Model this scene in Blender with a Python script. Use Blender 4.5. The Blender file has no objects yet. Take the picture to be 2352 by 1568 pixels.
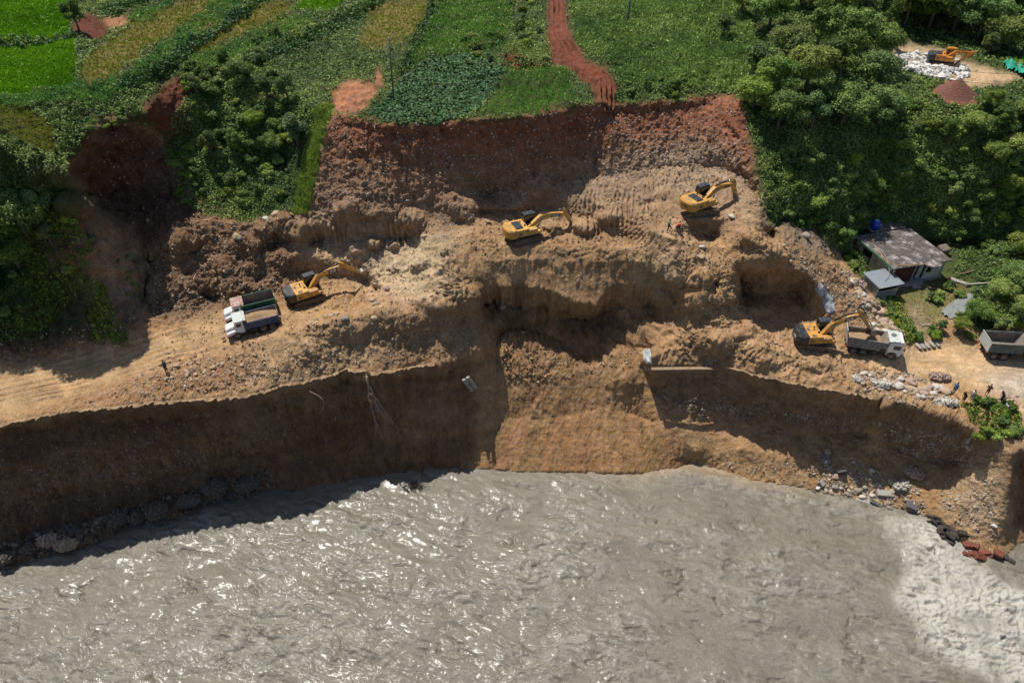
import bpy, bmesh, math, random
import numpy as np
from mathutils import Vector, Matrix
R = math.radians
random.seed(7); RNG = np.random.default_rng(7)
SC = bpy.context.scene; COL = SC.collection
# ---------------------------------------------------------------- camera, sky, sun, exposure
PITCH = R(40.0); CAMZ = 66.0; F = 1568.0
cd = bpy.data.cameras.new("camera"); cam = bpy.data.objects.new("camera", cd); COL.objects.link(cam)
cam.location = (0, 0, CAMZ); cam.rotation_euler = (math.pi/2 - PITCH, 0, 0)
cd.lens = 24; cd.sensor_width = 36; cd.clip_end = 6000; cd.clip_start = 0.5
SC.camera = cam
SUN_EL = R(63.0); SUN_AZ = R(-36.0)      # azimuth measured from +y towards +x
w = bpy.data.worlds.new("World"); SC.world = w; w.use_nodes = True
nt = w.node_tree; bg = nt.nodes["Background"]
sky = nt.nodes.new("ShaderNodeTexSky"); sky.sky_type = 'NISHITA'; sky.sun_disc = False
sky.sun_elevation = SUN_EL; sky.sun_rotation = SUN_AZ
nt.links.new(sky.outputs[0], bg.inputs[0]); bg.inputs[1].default_value = 0.085
sd = bpy.data.lights.new("sun", 'SUN'); sd.energy = 4.6; sd.angle = R(0.5); sd.color = (1, .95, .86)
so = bpy.data.objects.new("sun", sd); COL.objects.link(so)
dv = Vector((math.sin(SUN_AZ)*math.cos(SUN_EL), math.cos(SUN_AZ)*math.cos(SUN_EL), math.sin(SUN_EL)))
so.rotation_euler = dv.to_track_quat('Z', 'Y').to_euler(); so.location = dv*150
vs = SC.view_settings; vs.view_transform = 'Standard'; vs.look = 'None'; vs.exposure = 0.3; vs.gamma = 1
# ---------------------------------------------------------------- helpers
sp, cp = math.sin(PITCH), math.cos(PITCH)
def ray(u, v):
    X = (u-1176.0)/F; Y = (784.0-v)/F
    return X, cp + Y*sp, -sp + Y*cp
def at(u, v, z):
    x, y, d = ray(u, v); t = (z-CAMZ)/d
    return x*t, y*t, z+0*t
def pix(p):
    x, y, z = p[0], p[1], p[2]-CAMZ
    dep = y*cp - z*sp; up = y*sp + z*cp
    return 1176 + F*x/dep, 784 - F*up/dep
def lin(*c): return tuple(((a/255)/12.92 if a/255 <= .04045 else ((a/255+.055)/1.055)**2.4) for a in c)
def tag(o, label=None, cat=None, group=None, kind=None):
    if label: o['label'] = label
    if cat: o['category'] = cat
    if group: o['group'] = group
    if kind: o['kind'] = kind
    return o
def link(name, me, parent=None, mat=None):
    o = bpy.data.objects.new(name, me); COL.objects.link(o)
    if parent: o.parent = parent
    if mat is not None and me is not None and hasattr(me, 'materials') and not me.materials: me.materials.append(mat)
    return o
def empty(name, loc, rz=0, rot=None, s=1):
    o = bpy.data.objects.new(name, None); COL.objects.link(o); o.location = loc
    o.rotation_euler = rot if rot else (0, 0, rz); o.scale = (s, s, s); o.empty_display_size = .3; return o
def copy_tree(o, parent=None):
    c = o.copy(); COL.objects.link(c); c.parent = parent
    for ch in [x for x in o.children]: copy_tree(ch, c)
    return c
def mesh_np(name, V, Fq, smooth=True, attrs=None):
    """V (n,3), Fq (m,k) all same size"""
    me = bpy.data.meshes.new(name); V = np.asarray(V, np.float32); Fq = np.asarray(Fq, np.int32)
    m, k = Fq.shape
    me.vertices.add(len(V)); me.vertices.foreach_set('co', V.ravel())
    me.loops.add(m*k); me.loops.foreach_set('vertex_index', Fq.ravel())
    me.polygons.add(m); me.polygons.foreach_set('loop_start', np.arange(0, m*k, k, dtype=np.int32))
    me.polygons.foreach_set('use_smooth', np.full(m, smooth))
    me.update(calc_edges=True)
    for n, a in (attrs or {}).items():
        a = np.asarray(a, np.float32)
        if a.ndim == 2:
            if a.shape[1] == 3: a = np.hstack([a, np.ones((len(a), 1), np.float32)])
            at_ = me.color_attributes.new(n, 'FLOAT_COLOR', 'POINT'); at_.data.foreach_set('color', a.ravel())
        else:
            at_ = me.attributes.new(n, 'FLOAT', 'POINT'); at_.data.foreach_set('value', a)
    return me
# numpy perlin noise
_perm = np.random.RandomState(3).permutation(256).astype(np.int64); _perm = np.concatenate([_perm]*3)
_g = np.random.RandomState(4).normal(size=(256, 3)); _g /= np.linalg.norm(_g, axis=1)[:, None]; _g = _g.astype(np.float32)
def perlin(x, y, z=0.0):
    x = np.asarray(x, np.float32); y = np.asarray(y, np.float32); z = np.broadcast_to(np.asarray(z, np.float32), x.shape)
    xi, yi, zi = np.floor(x).astype(np.int64), np.floor(y).astype(np.int64), np.floor(z).astype(np.int64)
    xf, yf, zf = x-xi, y-yi, z-zi
    f = lambda t: t*t*t*(t*(t*6-15)+10)
    u, v, w_ = f(xf), f(yf), f(zf); xi &= 255; yi &= 255; zi &= 255
    def gr(a, b, c):
        h = _perm[_perm[_perm[(xi+a) & 255]+((yi+b) & 255)]+((zi+c) & 255)]
        g = _g[h]; return g[..., 0]*(xf-a)+g[..., 1]*(yf-b)+g[..., 2]*(zf-c)
    l = lambda a, b, t: a+t*(b-a)
    return 1.5*l(l(l(gr(0,0,0), gr(1,0,0), u), l(gr(0,1,0), gr(1,1,0), u), v), l(l(gr(0,0,1), gr(1,0,1), u), l(gr(0,1,1), gr(1,1,1), u), v), w_)
def fbm(x, y, z=0.0, o=4, ridge=False):
    s = 0; a = 1.0; t = 0; z = np.asarray(z)
    for i in range(o):
        n = perlin(x*2**i+17*i, y*2**i-9*i, z*2**i+5*i)
        s = s + a*((1-2*np.abs(n)) if ridge else n); t += a; a *= .5
    return s/t
def blur(a, n):
    for _ in range(3):
        k = max(1, int(n))
        for ax in (0, 1):
            p = np.pad(a, [(k, k) if i == ax else (0, 0) for i in range(2)], mode='edge')
            c = np.cumsum(p, axis=ax); c = np.insert(c, 0, 0, axis=ax)
            sl = [slice(None)]*2; s2 = [slice(None)]*2
            sl[ax] = slice(2*k+1, None); s2[ax] = slice(0, -(2*k+1))
            a = (c[tuple(sl)]-c[tuple(s2)])/(2*k+1)
    return a
def inpoly(U, V, poly):
    r = np.zeros(U.shape, bool); n = len(poly)
    for i in range(n):
        x1, y1 = poly[i]; x2, y2 = poly[(i+1) % n]
        if y1 == y2: continue
        c = ((V < y1) != (V < y2)) & (U < (x2-x1)*(V-y1)/(y2-y1)+x1)
        r ^= c
    return r
# ---- materials
def mat(name, col, rough=.8, metal=0.0, bump=None, var=.0, vscale=3.0, attr=None, spec=.3, trans=None, dirt=None, coat=0):
    """col linear; var: value variation by noise; bump=(scale,strength,dist); dirt=(colour,amount,scale)"""
    m = bpy.data.materials.new(name); m.use_nodes = True; n = m.node_tree; b = n.nodes['Principled BSDF']
    b.inputs['Roughness'].default_value = rough; b.inputs['Metallic'].default_value = metal
    b.inputs['Specular IOR Level'].default_value = spec; b.inputs['Base Color'].default_value = (*col, 1)
    if coat: b.inputs['Coat Weight'].default_value = coat
    src = None
    tc = n.nodes.new('ShaderNodeTexCoord')
    if attr:
        a = n.nodes.new('ShaderNodeVertexColor'); a.layer_name = attr; src = a.outputs[0]
    if var or dirt:
        if src is None:
            r = n.nodes.new('ShaderNodeRGB'); r.outputs[0].default_value = (*col, 1); src = r.outputs[0]
    if dirt:
        t = n.nodes.new('ShaderNodeTexNoise'); t.inputs['Scale'].default_value = dirt[2]; t.inputs['Detail'].default_value = 6; t.inputs['Roughness'].default_value = .65
        n.links.new(tc.outputs['Object'], t.inputs['Vector'])
        rp = n.nodes.new('ShaderNodeMapRange'); rp.inputs['From Min'].default_value = .62-dirt[1]*.4; rp.inputs['From Max'].default_value = .82-dirt[1]*.4
        n.links.new(t.outputs[0], rp.inputs[0]); mx = n.nodes.new('ShaderNodeMix'); mx.data_type = 'RGBA'
        n.links.new(rp.outputs[0], mx.inputs[0]); n.links.new(src, mx.inputs[6]); mx.inputs[7].default_value = (*dirt[0], 1); src = mx.outputs[2]
    if var:
        t = n.nodes.new('ShaderNodeTexNoise'); t.inputs['Scale'].default_value = vscale; t.inputs['Detail'].default_value = 5; t.inputs['Roughness'].default_value = .6
        n.links.new(tc.outputs['Object'], t.inputs['Vector'])
        rp = n.nodes.new('ShaderNodeMapRange'); rp.inputs['From Min'].default_value = .3; rp.inputs['From Max'].default_value = .7
        rp.inputs['To Min'].default_value = 1-var; rp.inputs['To Max'].default_value = 1+var
        n.links.new(t.outputs[0], rp.inputs[0]); h = n.nodes.new('ShaderNodeHueSaturation'); n.links.new(src, h.inputs['Color']); n.links.new(rp.outputs[0], h.inputs['Value']); src = h.outputs[0]
    if src is not None: n.links.new(src, b.inputs['Base Color'])
    if bump:
        t = n.nodes.new('ShaderNodeTexNoise'); t.inputs['Scale'].default_value = bump[0]; t.inputs['Detail'].default_value = 6
        n.links.new(tc.outputs['Object'], t.inputs['Vector']); bp = n.nodes.new('ShaderNodeBump'); bp.inputs['Strength'].default_value = bump[1]; bp.inputs['Distance'].default_value = bump[2]
        n.links.new(t.outputs[0], bp.inputs['Height']); n.links.new(bp.outputs[0], b.inputs['Normal'])
    if trans:
        td = n.nodes.new('ShaderNodeBsdfTranslucent'); ms = n.nodes.new('ShaderNodeMixShader'); ms.inputs[0].default_value = trans
        if src is not None: n.links.new(src, td.inputs[0])
        else: td.inputs[0].default_value = (*col, 1)
        n.links.new(b.outputs[0], ms.inputs[1]); n.links.new(td.outputs[0], ms.inputs[2]); n.links.new(ms.outputs[0], n.nodes['Material Output'].inputs[0])
    return m
# ---------------------------------------------------------------- TERRAIN
# survey lines: photo pixel (u,v) of a 2352x1568 frame + height z in metres; 'y' lines give distance instead
LN = []
def L(*pts):
    q = []
    for u, v, z in pts:
        d = float(np.interp(u, [0, 300, 600, 850, 1050, 1500], [0, 1.2, 1.8, 2.4, 2.9, 3.1]))
        q.append((u, v, z-d*min(1, max(0, z/13))*min(1, max(0, (23-z)/5))))
    LN.append(q)
SHORE = [(-420,1375),(0,1302),(100,1268),(200,1236),(300,1202),(400,1176),(480,1150),(540,1130),(600,1120),(700,1114),(780,1100),(850,1085),(930,1070),(1000,1062),(1090,1068),(1200,1081),(1300,1078),(1400,1084),(1480,1083),(1540,1072),(1600,1058),(1660,1075),(1720,1098),(1800,1108),(1880,1124),(1960,1142),(2040,1160),(2110,1170),(2150,1195),(2190,1228),(2250,1268),(2300,1282),(2318,1262),(2330,1240),(2352,1236),(2700,1200)]
L(*[(u, v, 0) for u, v in SHORE])
L(*[(u, v+45, -2.5) for u, v in SHORE]); L((-420,1800,-3),(1000,1800,-3),(2750,1800,-3)); L((-420,1550,-3),(1000,1400,-3),(2750,1450,-3))
# left cliff base, then lip
L((-420,1250,4),(0,1190,3.8),(200,1140,3.8),(400,1090,4.2),(600,1035,4.6),(700,1040,3.8),(850,1010,4.6),(1000,1000,3.8),(1080,1000,3.6))
LIPL = [(-420,1010,14.6),(0,978,14.7),(90,960,14.8),(170,945,15),(270,937,15),(350,927,15),(450,920,15),(500,917,15),(560,914,15),(600,903,15),(650,886,15),(700,880,15),(760,862,15),(800,848,15),(870,858,15),(950,845,15),(1000,837,15),(1040,824,15.2),(1060,822,15.2)]
L(*LIPL); L(*[(u, v-7, z+.25) for u, v, z in LIPL]); L(*[(u, v+22, z-1.7) for u, v, z in LIPL[:-1]])
# cirque: left corner, chute, ledge, wall base, rim
L((1060,822,15.2),(1090,805,15.2),(1110,790,15.4),(1105,740,17),(1085,690,19.2),(1075,670,20))
L((1075,850,13),(1085,930,8),(1095,1000,3.8),(1092,1066,0))
L((1128,800,13.2),(1140,870,9.6),(1150,950,5.4),(1120,1020,2.2),(1100,1062,.3))
L((1165,880,8.6),(1230,866,9.6),(1290,852,10.2),(1350,858,9.8),(1420,815,12),(1470,800,12.6),(1492,800,13))
L((1170,960,4.6),(1250,965,4.4),(1320,955,4.8),(1380,940,5.6),(1450,950,5),(1500,970,4.2))
L((1135,785,13),(1160,776,13.4),(1190,778,13.2),(1230,795,12.5),(1270,812,11.6),(1320,842,10))
L((1150,770,12.4),(1200,760,12.2),(1280,790,11.2),(1350,825,10.4),(1390,780,12.4),(1430,745,14),(1470,725,15),(1510,725,15.4))
RIM = [(1075,668,19.8),(1110,652,19.4),(1180,650,19.2),(1230,655,19.2),(1280,668,18.9),(1330,692,18.2),(1365,690,18.2),(1400,652,19.2),(1450,642,19.3),(1500,648,19.2),(1540,662,18.8),(1562,688,18),(1550,735,16.4),(1515,785,14.8),(1492,832,14.5)]
RIM_ = [(u, v, z+.1) for u, v, z in RIM]; L(*RIM_)
L((1100,700,16.4),(1180,700,15.8),(1280,715,15),(1350,730,14.4),(1420,700,15.6),(1500,700,16))
L((1478,840,11.4),(1488,890,8.6),(1520,950,6.0),(1555,990,4.3),(1600,1035,2.6))
# right cliff: lip, wall base, talus
LIPR = [(1492,834,13.8),(1560,836,13.6),(1640,837,13.8),(1700,852,14.2),(1750,863,14.2),(1800,876,14.2),(1850,887,14.2),(1900,896,14.2),(1960,906,14.2),(2005,916,14.2),(2030,912,14.2),(2060,920,14.2),(2110,940,14.2),(2150,951,14.2),(2190,962,14),(2240,990,13.6),(2290,1012,13.4),(2320,1030,13),(2352,1035,13),(2750,1040,13)]
L(*LIPR); L(*[(u, v-7, z+.25) for u, v, z in LIPR]); L(*[(u, v+16, z-1.3) for u, v, z in LIPR[:-3] if not 1990 < u < 2050])
L((1500,890,8.2),(1540,935,6.2),(1570,975,4.7),(1600,968,4.8),(1660,965,4.9),(1700,955,5.1),(1740,952,5.2),(1780,975,4.7),(1830,1000,4.2),(1880,1005,4.1),(1940,990,4.4),(1985,1000,4.5),(2010,960,9.4),(2020,925,12.6))
L((2040,1020,4.4),(2100,1050,4.0),(2160,1058,4.2),(2205,1062,4.6))
L((1700,1030,3.4),(1800,1050,2.8),(1900,1060,2.6),(1980,1070,2.8),(2080,1100,2.2),(2150,1140,2.4))
L((2318,1040,13.4),(2322,1085,10.8),(2312,1140,7.4),(2300,1190,4.2),(2290,1235,1.6)); L((2255,1075,8.4),(2238,1120,6.2),(2210,1165,3.6),(2195,1195,1.8)); L((2340,1060,8.6),(2338,1130,3.6),(2330,1200,.8)); L((2352,1140,3),(2700,1150,3))
# left road + berm in front of trucks
L((-420,930,15.2),(0,905,15.2),(200,872,15.3),(350,830,15.5),(450,800,15.9),(520,785,16.4),(580,790,16.8))
L((-420,860,15.2),(0,845,15.3),(150,815,15.4),(300,780,15.5),(400,750,15.8),(500,720,16.4))
L((600,786,17.2),(650,768,17.9),(700,752,18.5),(760,742,18.9),(850,722,19.5),(950,704,19.6),(1040,700,19.6),(1065,690,19.6))
L((200,935,15.2),(330,905,15.5),(430,890,15.6),(520,870,15.7),(560,880,15.6)); L((620,850,16.2),(700,820,16.8),(800,790,17),(900,780,17.4),(1000,770,17.2))
# JCB pit floor, step
L((520,760,16.5),(600,750,17),(660,735,17.2),(760,712,17.3),(840,695,17.5)); L((540,715,16.8),(600,705,17),(650,690,17.2),(760,670,17.4),(850,655,17.6),(870,670,17.6))
L((650,640,18),(700,625,18),(740,640,17.8),(800,635,17.7),(845,640,17.7)); L((655,600,19.6),(690,575,20.2),(720,590,19.6),(770,598,19.2),(830,600,19.2),(860,618,19),(880,650,19),(900,670,19.2))
L((900,700,19.4),(960,690,20),(1010,680,20.2),(1045,680,20))
# ridge of pale sand
L((1012,545,22.3),(1010,580,22.2),(1012,620,21.6),(1020,660,20.6)); L((960,560,20.8),(930,610,19.9),(900,650,19.4)); L((990,620,20.8),(960,650,20),(940,670,19.8))
# SANY platform + front face top
L((1045,560,22),(1090,600,21),(1150,598,21),(1220,596,21),(1300,598,20.9),(1380,598,20.9),(1440,596,20.9),(1490,600,21)); L((1060,538,22.2),(1120,560,21.7),(1200,565,21.6),(1300,572,21.5),(1440,572,21.5)); L((1130,520,21.9),(1250,520,21.8),(1340,540,21.7),(1440,545,21.6))
L((1100,490,22.2),(1180,490,22.2),(1260,480,22.2),(1330,505,22),(1400,540,21.7)); L((1180,460,23.2),(1260,440,23.6),(1340,455,23.5),(1370,470,23.3),(1430,470,23.4),(1460,490,23.3),(1500,515,22.8))
# peak with two men, nose below
L((1500,530,23),(1545,548,23.2),(1550,556,22.9),(1548,600,21.8),(1552,640,20.9)); L((1510,560,22.2),(1500,600,21)); L((1590,560,22.4),(1620,600,21.6),(1650,640,20.7),(1680,690,19.4)); L((1600,700,18.8),(1580,760,17.0),(1650,780,16.8))
L((1575,495,23.7),(1640,505,23.8),(1700,490,24),(1735,500,24)); L((1560,450,24.3),(1640,440,24.5),(1700,430,24.8),(1735,440,24.9)); L((1590,530,22.4),(1620,540,22),(1645,535,22.2)); L((1690,520,23.4),(1715,542,24.2),(1740,560,23.4),(1800,590,22.2))
# right pit
L((1686,612,21.2),(1688,660,19.8),(1692,700,18),(1708,735,16.9),(1720,750,16.9)); L((1690,609,21.3),(1740,607,21.6),(1800,609,21.4),(1852,620,20.9),(1875,650,20.2),(1890,690,18.8),(1900,725,17.8))
L((1697,640,18.5),(1704,700,17),(1716,735,16.8)); L((1702,675,17),(1740,690,16.9),(1780,672,17.8),(1830,668,17.4),(1852,700,17)); L((1730,735,16.7),(1780,735,16.7),(1850,730,16.8),(1900,745,16.9))
L((1740,775,16.7),(1820,785,16.6),(1920,795,16.3),(2000,800,15.9)); L((1700,790,16.5),(1780,812,16.4),(1880,820,16.1),(1950,832,15.8),(2000,845,15.3))
# right slope to the road, cobbled toe, road
L((1745,510,24),(1800,540,22.8),(1860,580,21.4),(1910,620,19.8),(1950,665,18.2),(1990,710,17),(2020,750,16.3),(2080,790,15.6)); L((1790,530,22.3),(1870,575,21),(1930,620,19),(1975,660,17.8),(2010,700,17))
L((2080,800,15.3),(2200,795,15.3),(2352,790,15.3),(2700,790,15.3)); L((2000,870,14.8),(2100,880,14.6),(2200,890,14.6),(2352,900,14.6),(2700,910,14.6)); L((2200,935,14.3),(2300,950,14.2),(2352,960,14.2))
L((1975,660,17),(2100,665,17),(2180,655,17),(2250,650,17.1)); L((2040,720,16.6),(2110,760,16),(2200,730,16.6))
L((2260,700,17.3),(2352,710,17.6),(2700,700,18)); L((2150,770,15.8),(2240,760,15.9),(2352,765,15.9))
# right wooded hillside
H = lambda us_, v, z: L(*[(u, v, z) for u in us_])
H((1990,2100,2260), 562, 17.2); H((1975,2080,2220,2352,2700), 545, 18.4); H((1985,2060,2200,2352,2700), 470, 20.6); H((2010,2100,2200,2352,2700), 400, 23.2); H((2020,2100,2200,2352,2700), 350, 25.2); H((2040,2200,2352,2700), 300, 27.6)
H((2060,2150,2230,2352,2700), 240, 29.8); L((2290,600,18.6),(2352,610,19.4),(2700,610,20))
H((2050,2150,2240,2352,2700), 190, 30.3); H((2060,2150,2250,2352,2700), 130, 30.4); H((2080,2240,2352,2700), 90, 30.8)
H((2080,2200,2352,2700), 60, 31.6); H((2050,2352,2700), 0, 34); H((2050,2700), -200, 42)
# right ravine
L((1765,540,21.5),(1800,500,22),(1850,510,21.5),(1900,550,20.5),(1935,590,18)); L((1762,440,24.8),(1850,430,25),(1940,450,22.8)); L((1760,330,28.5),(1850,320,29),(1950,330,28),(1990,350,25.8)); L((1790,200,33.2),(1900,200,33),(2000,190,31)); L((1742,300,30.4),(1756,400,26.8),(1752,500,24))
# face: top edge, base
FT = [(756,268,33),(800,272,33),(840,280,33),(880,291,33),(960,287,33),(1080,276,33),(1200,269,33),(1290,257,33),(1330,243,33),(1420,240,33),(1500,238,33),(1570,232,33),(1620,225,33),(1680,214,33.3),(1703,240,32.6),(1718,290,30.8),(1732,350,28.6),(1742,420,26.4),(1746,500,24.4)]
FT = [(u, v, z-.9 if u < 1000 or 1380 < u < 1690 else z) for u, v, z in FT]
L(*FT); L(*[(u, v-7, z+.15) for u, v, z in FT[:-5]]); L(*[(u, v+20, z-1.1) for u, v, z in FT[1:-6]])
L((702,478,22.9),(780,500,22.6),(860,495,22.9),(930,480,23),(1000,472,23.2),(1050,490,22.8),(1090,480,22.9),(1190,478,22.8),(1215,440,23.8),(1300,418,24.4),(1380,408,24.8),(1450,398,25.1),(1550,388,25.5),(1650,384,25.6),(1720,410,25.6))
L((1095,440,23.6),(1185,436,23.8)); L((1100,482,22.6),(1180,476,22.7)); L((980,500,22.4),(1040,470,23.4),(1080,500,22.6)); L((1200,455,23.5),(1240,425,24.1),(1280,440,23.9))
L((700,500,22.3),(760,515,22),(850,500,22.4),(900,510,22.2),(960,500,22.4),(1020,520,22.2)); L((712,560,19.9),(780,570,19.9),(850,572,19.9),(905,560,20.2),(950,540,21)); L((690,520,22.2),(672,580,20),(660,620,18.6))
# left mound bench
L((380,560,20.6),(410,528,22),(480,514,22.3),(560,518,22.2),(620,512,22.4),(690,490,22.8)); L((365,640,18.6),(450,630,18.9),(550,630,18.9),(640,625,18.9)); L((360,668,18.2),(450,655,18.4),(560,660,18.3),(640,665,18)); L((370,730,15.9),(430,715,16),(520,695,16.8),(600,685,17.1))
L((350,600,18.4),(330,680,16.6),(360,740,15.7))
# left nose and its spurs
L((-420,700,18),(0,600,23.4),(60,520,27.6),(130,470,29.2)); L((-420,330,36.6),(0,340,36.2),(80,390,33.8),(130,400,32.6)); L((140,470,30),(200,480,27.6),(260,540,23.4),(330,600,18.8)); L((100,600,23.6),(170,560,25.4),(200,620,22),(210,700,18.4)); L((240,560,24),(300,640,19),(330,690,16.6)); L((50,700,20.6),(130,740,17.6)); L((-420,800,16),(0,800,16),(100,790,16.4),(250,760,16.3),(330,730,16.2))
# left bowl + ravine
BW = [(140,398,32.6),(150,350,33.2),(200,310,34.2),(250,272,34.4),(300,268,34.4),(330,262,34.4),(380,190,35),(420,178,35),(450,215,33.6)]
L(*BW); L((175,400,29.5),(200,385,29.8),(250,370,29),(300,362,28.8),(360,345,28.8),(400,330,28.6)); L((190,450,26),(250,450,24.2),(330,450,23.2),(400,450,23)); L((200,330,33.2),(250,292,33.3),(300,290,33.2),(340,285,33.0)); L((220,475,23.9),(330,495,22),(430,500,22),(540,505,22.1),(640,495,22.4)); L((440,330,28.4),(560,340,27.5),(640,370,25.6)); L((640,300,29),(655,380,25.5),(668,460,23.2))
L((450,170,34.5),(560,190,33),(640,200,32.4),(700,230,32.3),(745,255,32.8)); L((752,290,31.6),(738,350,28.8),(718,430,25.2),(703,485,22.9)); L((715,300,30.4),(700,380,26.8),(690,450,24.2))
# plateau
L((-420,235,37.6),(0,232,37.5),(180,205,37),(300,180,36.6),(400,150,36)); L((-420,0,39),(0,0,39),(300,0,38),(600,0,36.5)); L((0,110,38),(160,90,38),(240,80,37.2)); L((500,60,36),(640,60,34.6),(750,110,33.6),(700,160,33.2))
L((800,230,33.1),(1000,200,33.1),(1200,200,33.1),(1300,150,33.6),(1500,180,33.8),(1700,150,34)); L((1165,128,34.6),(1255,135,34.6)); L((1160,158,33.3),(1262,165,33.3)); L((760,0,34.4),(1000,0,34),(1250,0,34.4),(1500,0,35),(1760,0,36),(1950,0,38)); L((-420,-200,42),(600,-200,40),(1200,-200,38),(1900,-200,44))
# --- membrane interpolation on a coarse lattice
GS = 4; U0, U1, V0, V1 = -420, 2760, -200, 1800
nu = (U1-U0)//GS+1; nv = (V1-V0)//GS+1
def solve():
    Zs = np.zeros((nv, nu)); Wt = np.zeros((nv, nu))
    for pts in LN:
        for a, b in zip(pts[:-1], pts[1:]):
            n = int(max(abs(a[0]-b[0]), abs(a[1]-b[1]))/2)+2
            t = np.linspace(0, 1, n); q = np.outer(1-t, a)+np.outer(t, b)
            i = np.clip(np.round((q[:, 1]-V0)/GS).astype(int), 0, nv-1); j = np.clip(np.round((q[:, 0]-U0)/GS).astype(int), 0, nu-1)
            np.add.at(Zs, (i, j), q[:, 2]); np.add.at(Wt, (i, j), 1)
    lev = [(Zs, Wt)]
    while min(lev[-1][0].shape) > 12:
        a, b = lev[-1]; h, w_ = a.shape; H, W = (h+1)//2, (w_+1)//2
        pa = np.zeros((2*H, 2*W)); pb = pa.copy(); pa[:h, :w_] = a; pb[:h, :w_] = b
        lev.append((pa.reshape(H, 2, W, 2).sum((1, 3)), pb.reshape(H, 2, W, 2).sum((1, 3))))
    Z = None
    for a, b in reversed(lev):
        k = b > 0; val = np.where(k, a/np.maximum(b, 1e-9), 0)
        if Z is None: Z = np.where(k, val, val[k].mean())
        else:
            Z = np.repeat(np.repeat(Z, 2, 0), 2, 1)[:a.shape[0], :a.shape[1]]
        it = 200 if a.shape[0] > 200 else 300
        for _ in range(it):
            Z = np.where(k, val, Z); P = np.pad(Z, 1, mode='edge'); Z = (P[2:, 1:-1]+P[:-2, 1:-1]+P[1:-1, 2:]+P[1:-1, :-2])/4
        Z = np.where(k, val, Z)
    P = np.pad(Z, 1, mode='edge'); return .5*Z+.125*(P[2:, 1:-1]+P[:-2, 1:-1]+P[1:-1, 2:]+P[1:-1, :-2])
ZC = solve()
CU, CV = np.meshgrid(U0+GS*np.arange(nu), V0+GS*np.arange(nv))
def samp(A, U, V):
    x = np.clip((np.asarray(U, float)-U0)/GS, 0, nu-1.001); y = np.clip((np.asarray(V, float)-V0)/GS, 0, nv-1.001)
    i = y.astype(int); j = x.astype(int); fx = x-j; fy = y-i
    return (A[i, j]*(1-fx)+A[i, j+1]*fx)*(1-fy)+(A[i+1, j]*(1-fx)+A[i+1, j+1]*fx)*fy
# warped lookup so that every painted / zoned boundary is irregular
WU = CU+14*fbm(CU/60., CV/60., 0.3, 4)+5*perlin(CU/14., CV/14., 4.); WV = CV+12*fbm(CU/60., CV/60., 7.3, 4)+5*perlin(CU/14., CV/14., 9.)
def zone(poly, soft=1, warp=True):
    m = inpoly(WU if warp else CU, WV if warp else CV, poly).astype(float)
    return blur(m, soft) if soft else m
# colour layers: (linear albedo, polygon, softness, amount)
FTL = [(u, v) for u, v, z in FT]
SHL = SHORE
COLS = np.empty((nv, nu, 3)); COLS[:] = (.33, .215, .115)
def paint(c, poly, soft=1, amt=1.0, m=None):
    if m is None: m = zone(poly, soft)
    m = (m*amt)[..., None]; COLS[:] = COLS*(1-m)+np.array(c)*m
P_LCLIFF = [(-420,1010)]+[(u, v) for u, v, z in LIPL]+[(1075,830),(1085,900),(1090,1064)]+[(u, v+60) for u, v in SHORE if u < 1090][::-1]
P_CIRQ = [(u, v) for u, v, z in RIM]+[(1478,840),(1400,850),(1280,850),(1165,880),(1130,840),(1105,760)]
P_CHUTE = [(1165,880),(1230,866),(1290,852),(1350,858),(1420,815),(1492,800),(1530,955),(1600,1040),(1600,1110),(1090,1110),(1110,1020)]
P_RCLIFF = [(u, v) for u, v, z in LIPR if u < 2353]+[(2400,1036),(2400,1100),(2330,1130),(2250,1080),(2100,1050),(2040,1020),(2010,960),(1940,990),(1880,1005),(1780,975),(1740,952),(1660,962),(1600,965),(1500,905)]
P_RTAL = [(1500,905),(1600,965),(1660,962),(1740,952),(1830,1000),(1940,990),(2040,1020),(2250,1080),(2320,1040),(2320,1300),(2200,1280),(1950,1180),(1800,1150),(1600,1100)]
P_FACE = FTL+[(1720,410),(1550,388),(1380,408),(1215,440),(1190,478),(1000,472),(860,495),(702,478),(740,360)]
P_LNOSE = [(-420,235),(0,240),(110,380),(150,420),(250,500),(340,600),(360,730),(330,765),(150,812),(0,842),(-420,850)]
P_BOWL = [(140,398),(200,310),(250,270),(300,268),(350,300),(380,350),(440,420),(520,500),(380,540),(340,590),(230,480)]
P_PLAT = [(-420,-200),(2760,-200),(2760,760),(2240,760),(2200,690),(1990,660),(1940,600),(1870,520),(1765,520),(1750,420)]+FTL[::-1]+[(745,255),(703,480),(560,512),(440,500),(400,380),(360,300),(250,262),(140,398),(60,620),(0,740),(-420,760)]
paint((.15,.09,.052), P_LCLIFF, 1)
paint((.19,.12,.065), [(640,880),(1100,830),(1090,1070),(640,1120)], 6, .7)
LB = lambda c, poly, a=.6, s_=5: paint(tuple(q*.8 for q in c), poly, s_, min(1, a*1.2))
LB((.10,.06,.038), [(20,990),(330,950),(560,925),(640,910),(600,960),(420,975),(200,1010),(30,1060)], .7); LB((.25,.155,.085), [(0,1080),(200,1045),(430,1000),(650,945),(640,1000),(430,1060),(200,1110),(0,1150)], .65); LB((.09,.06,.04), [(0,1190),(250,1120),(480,1075),(600,1060),(600,1110),(400,1160),(0,1280)], .75)
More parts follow.
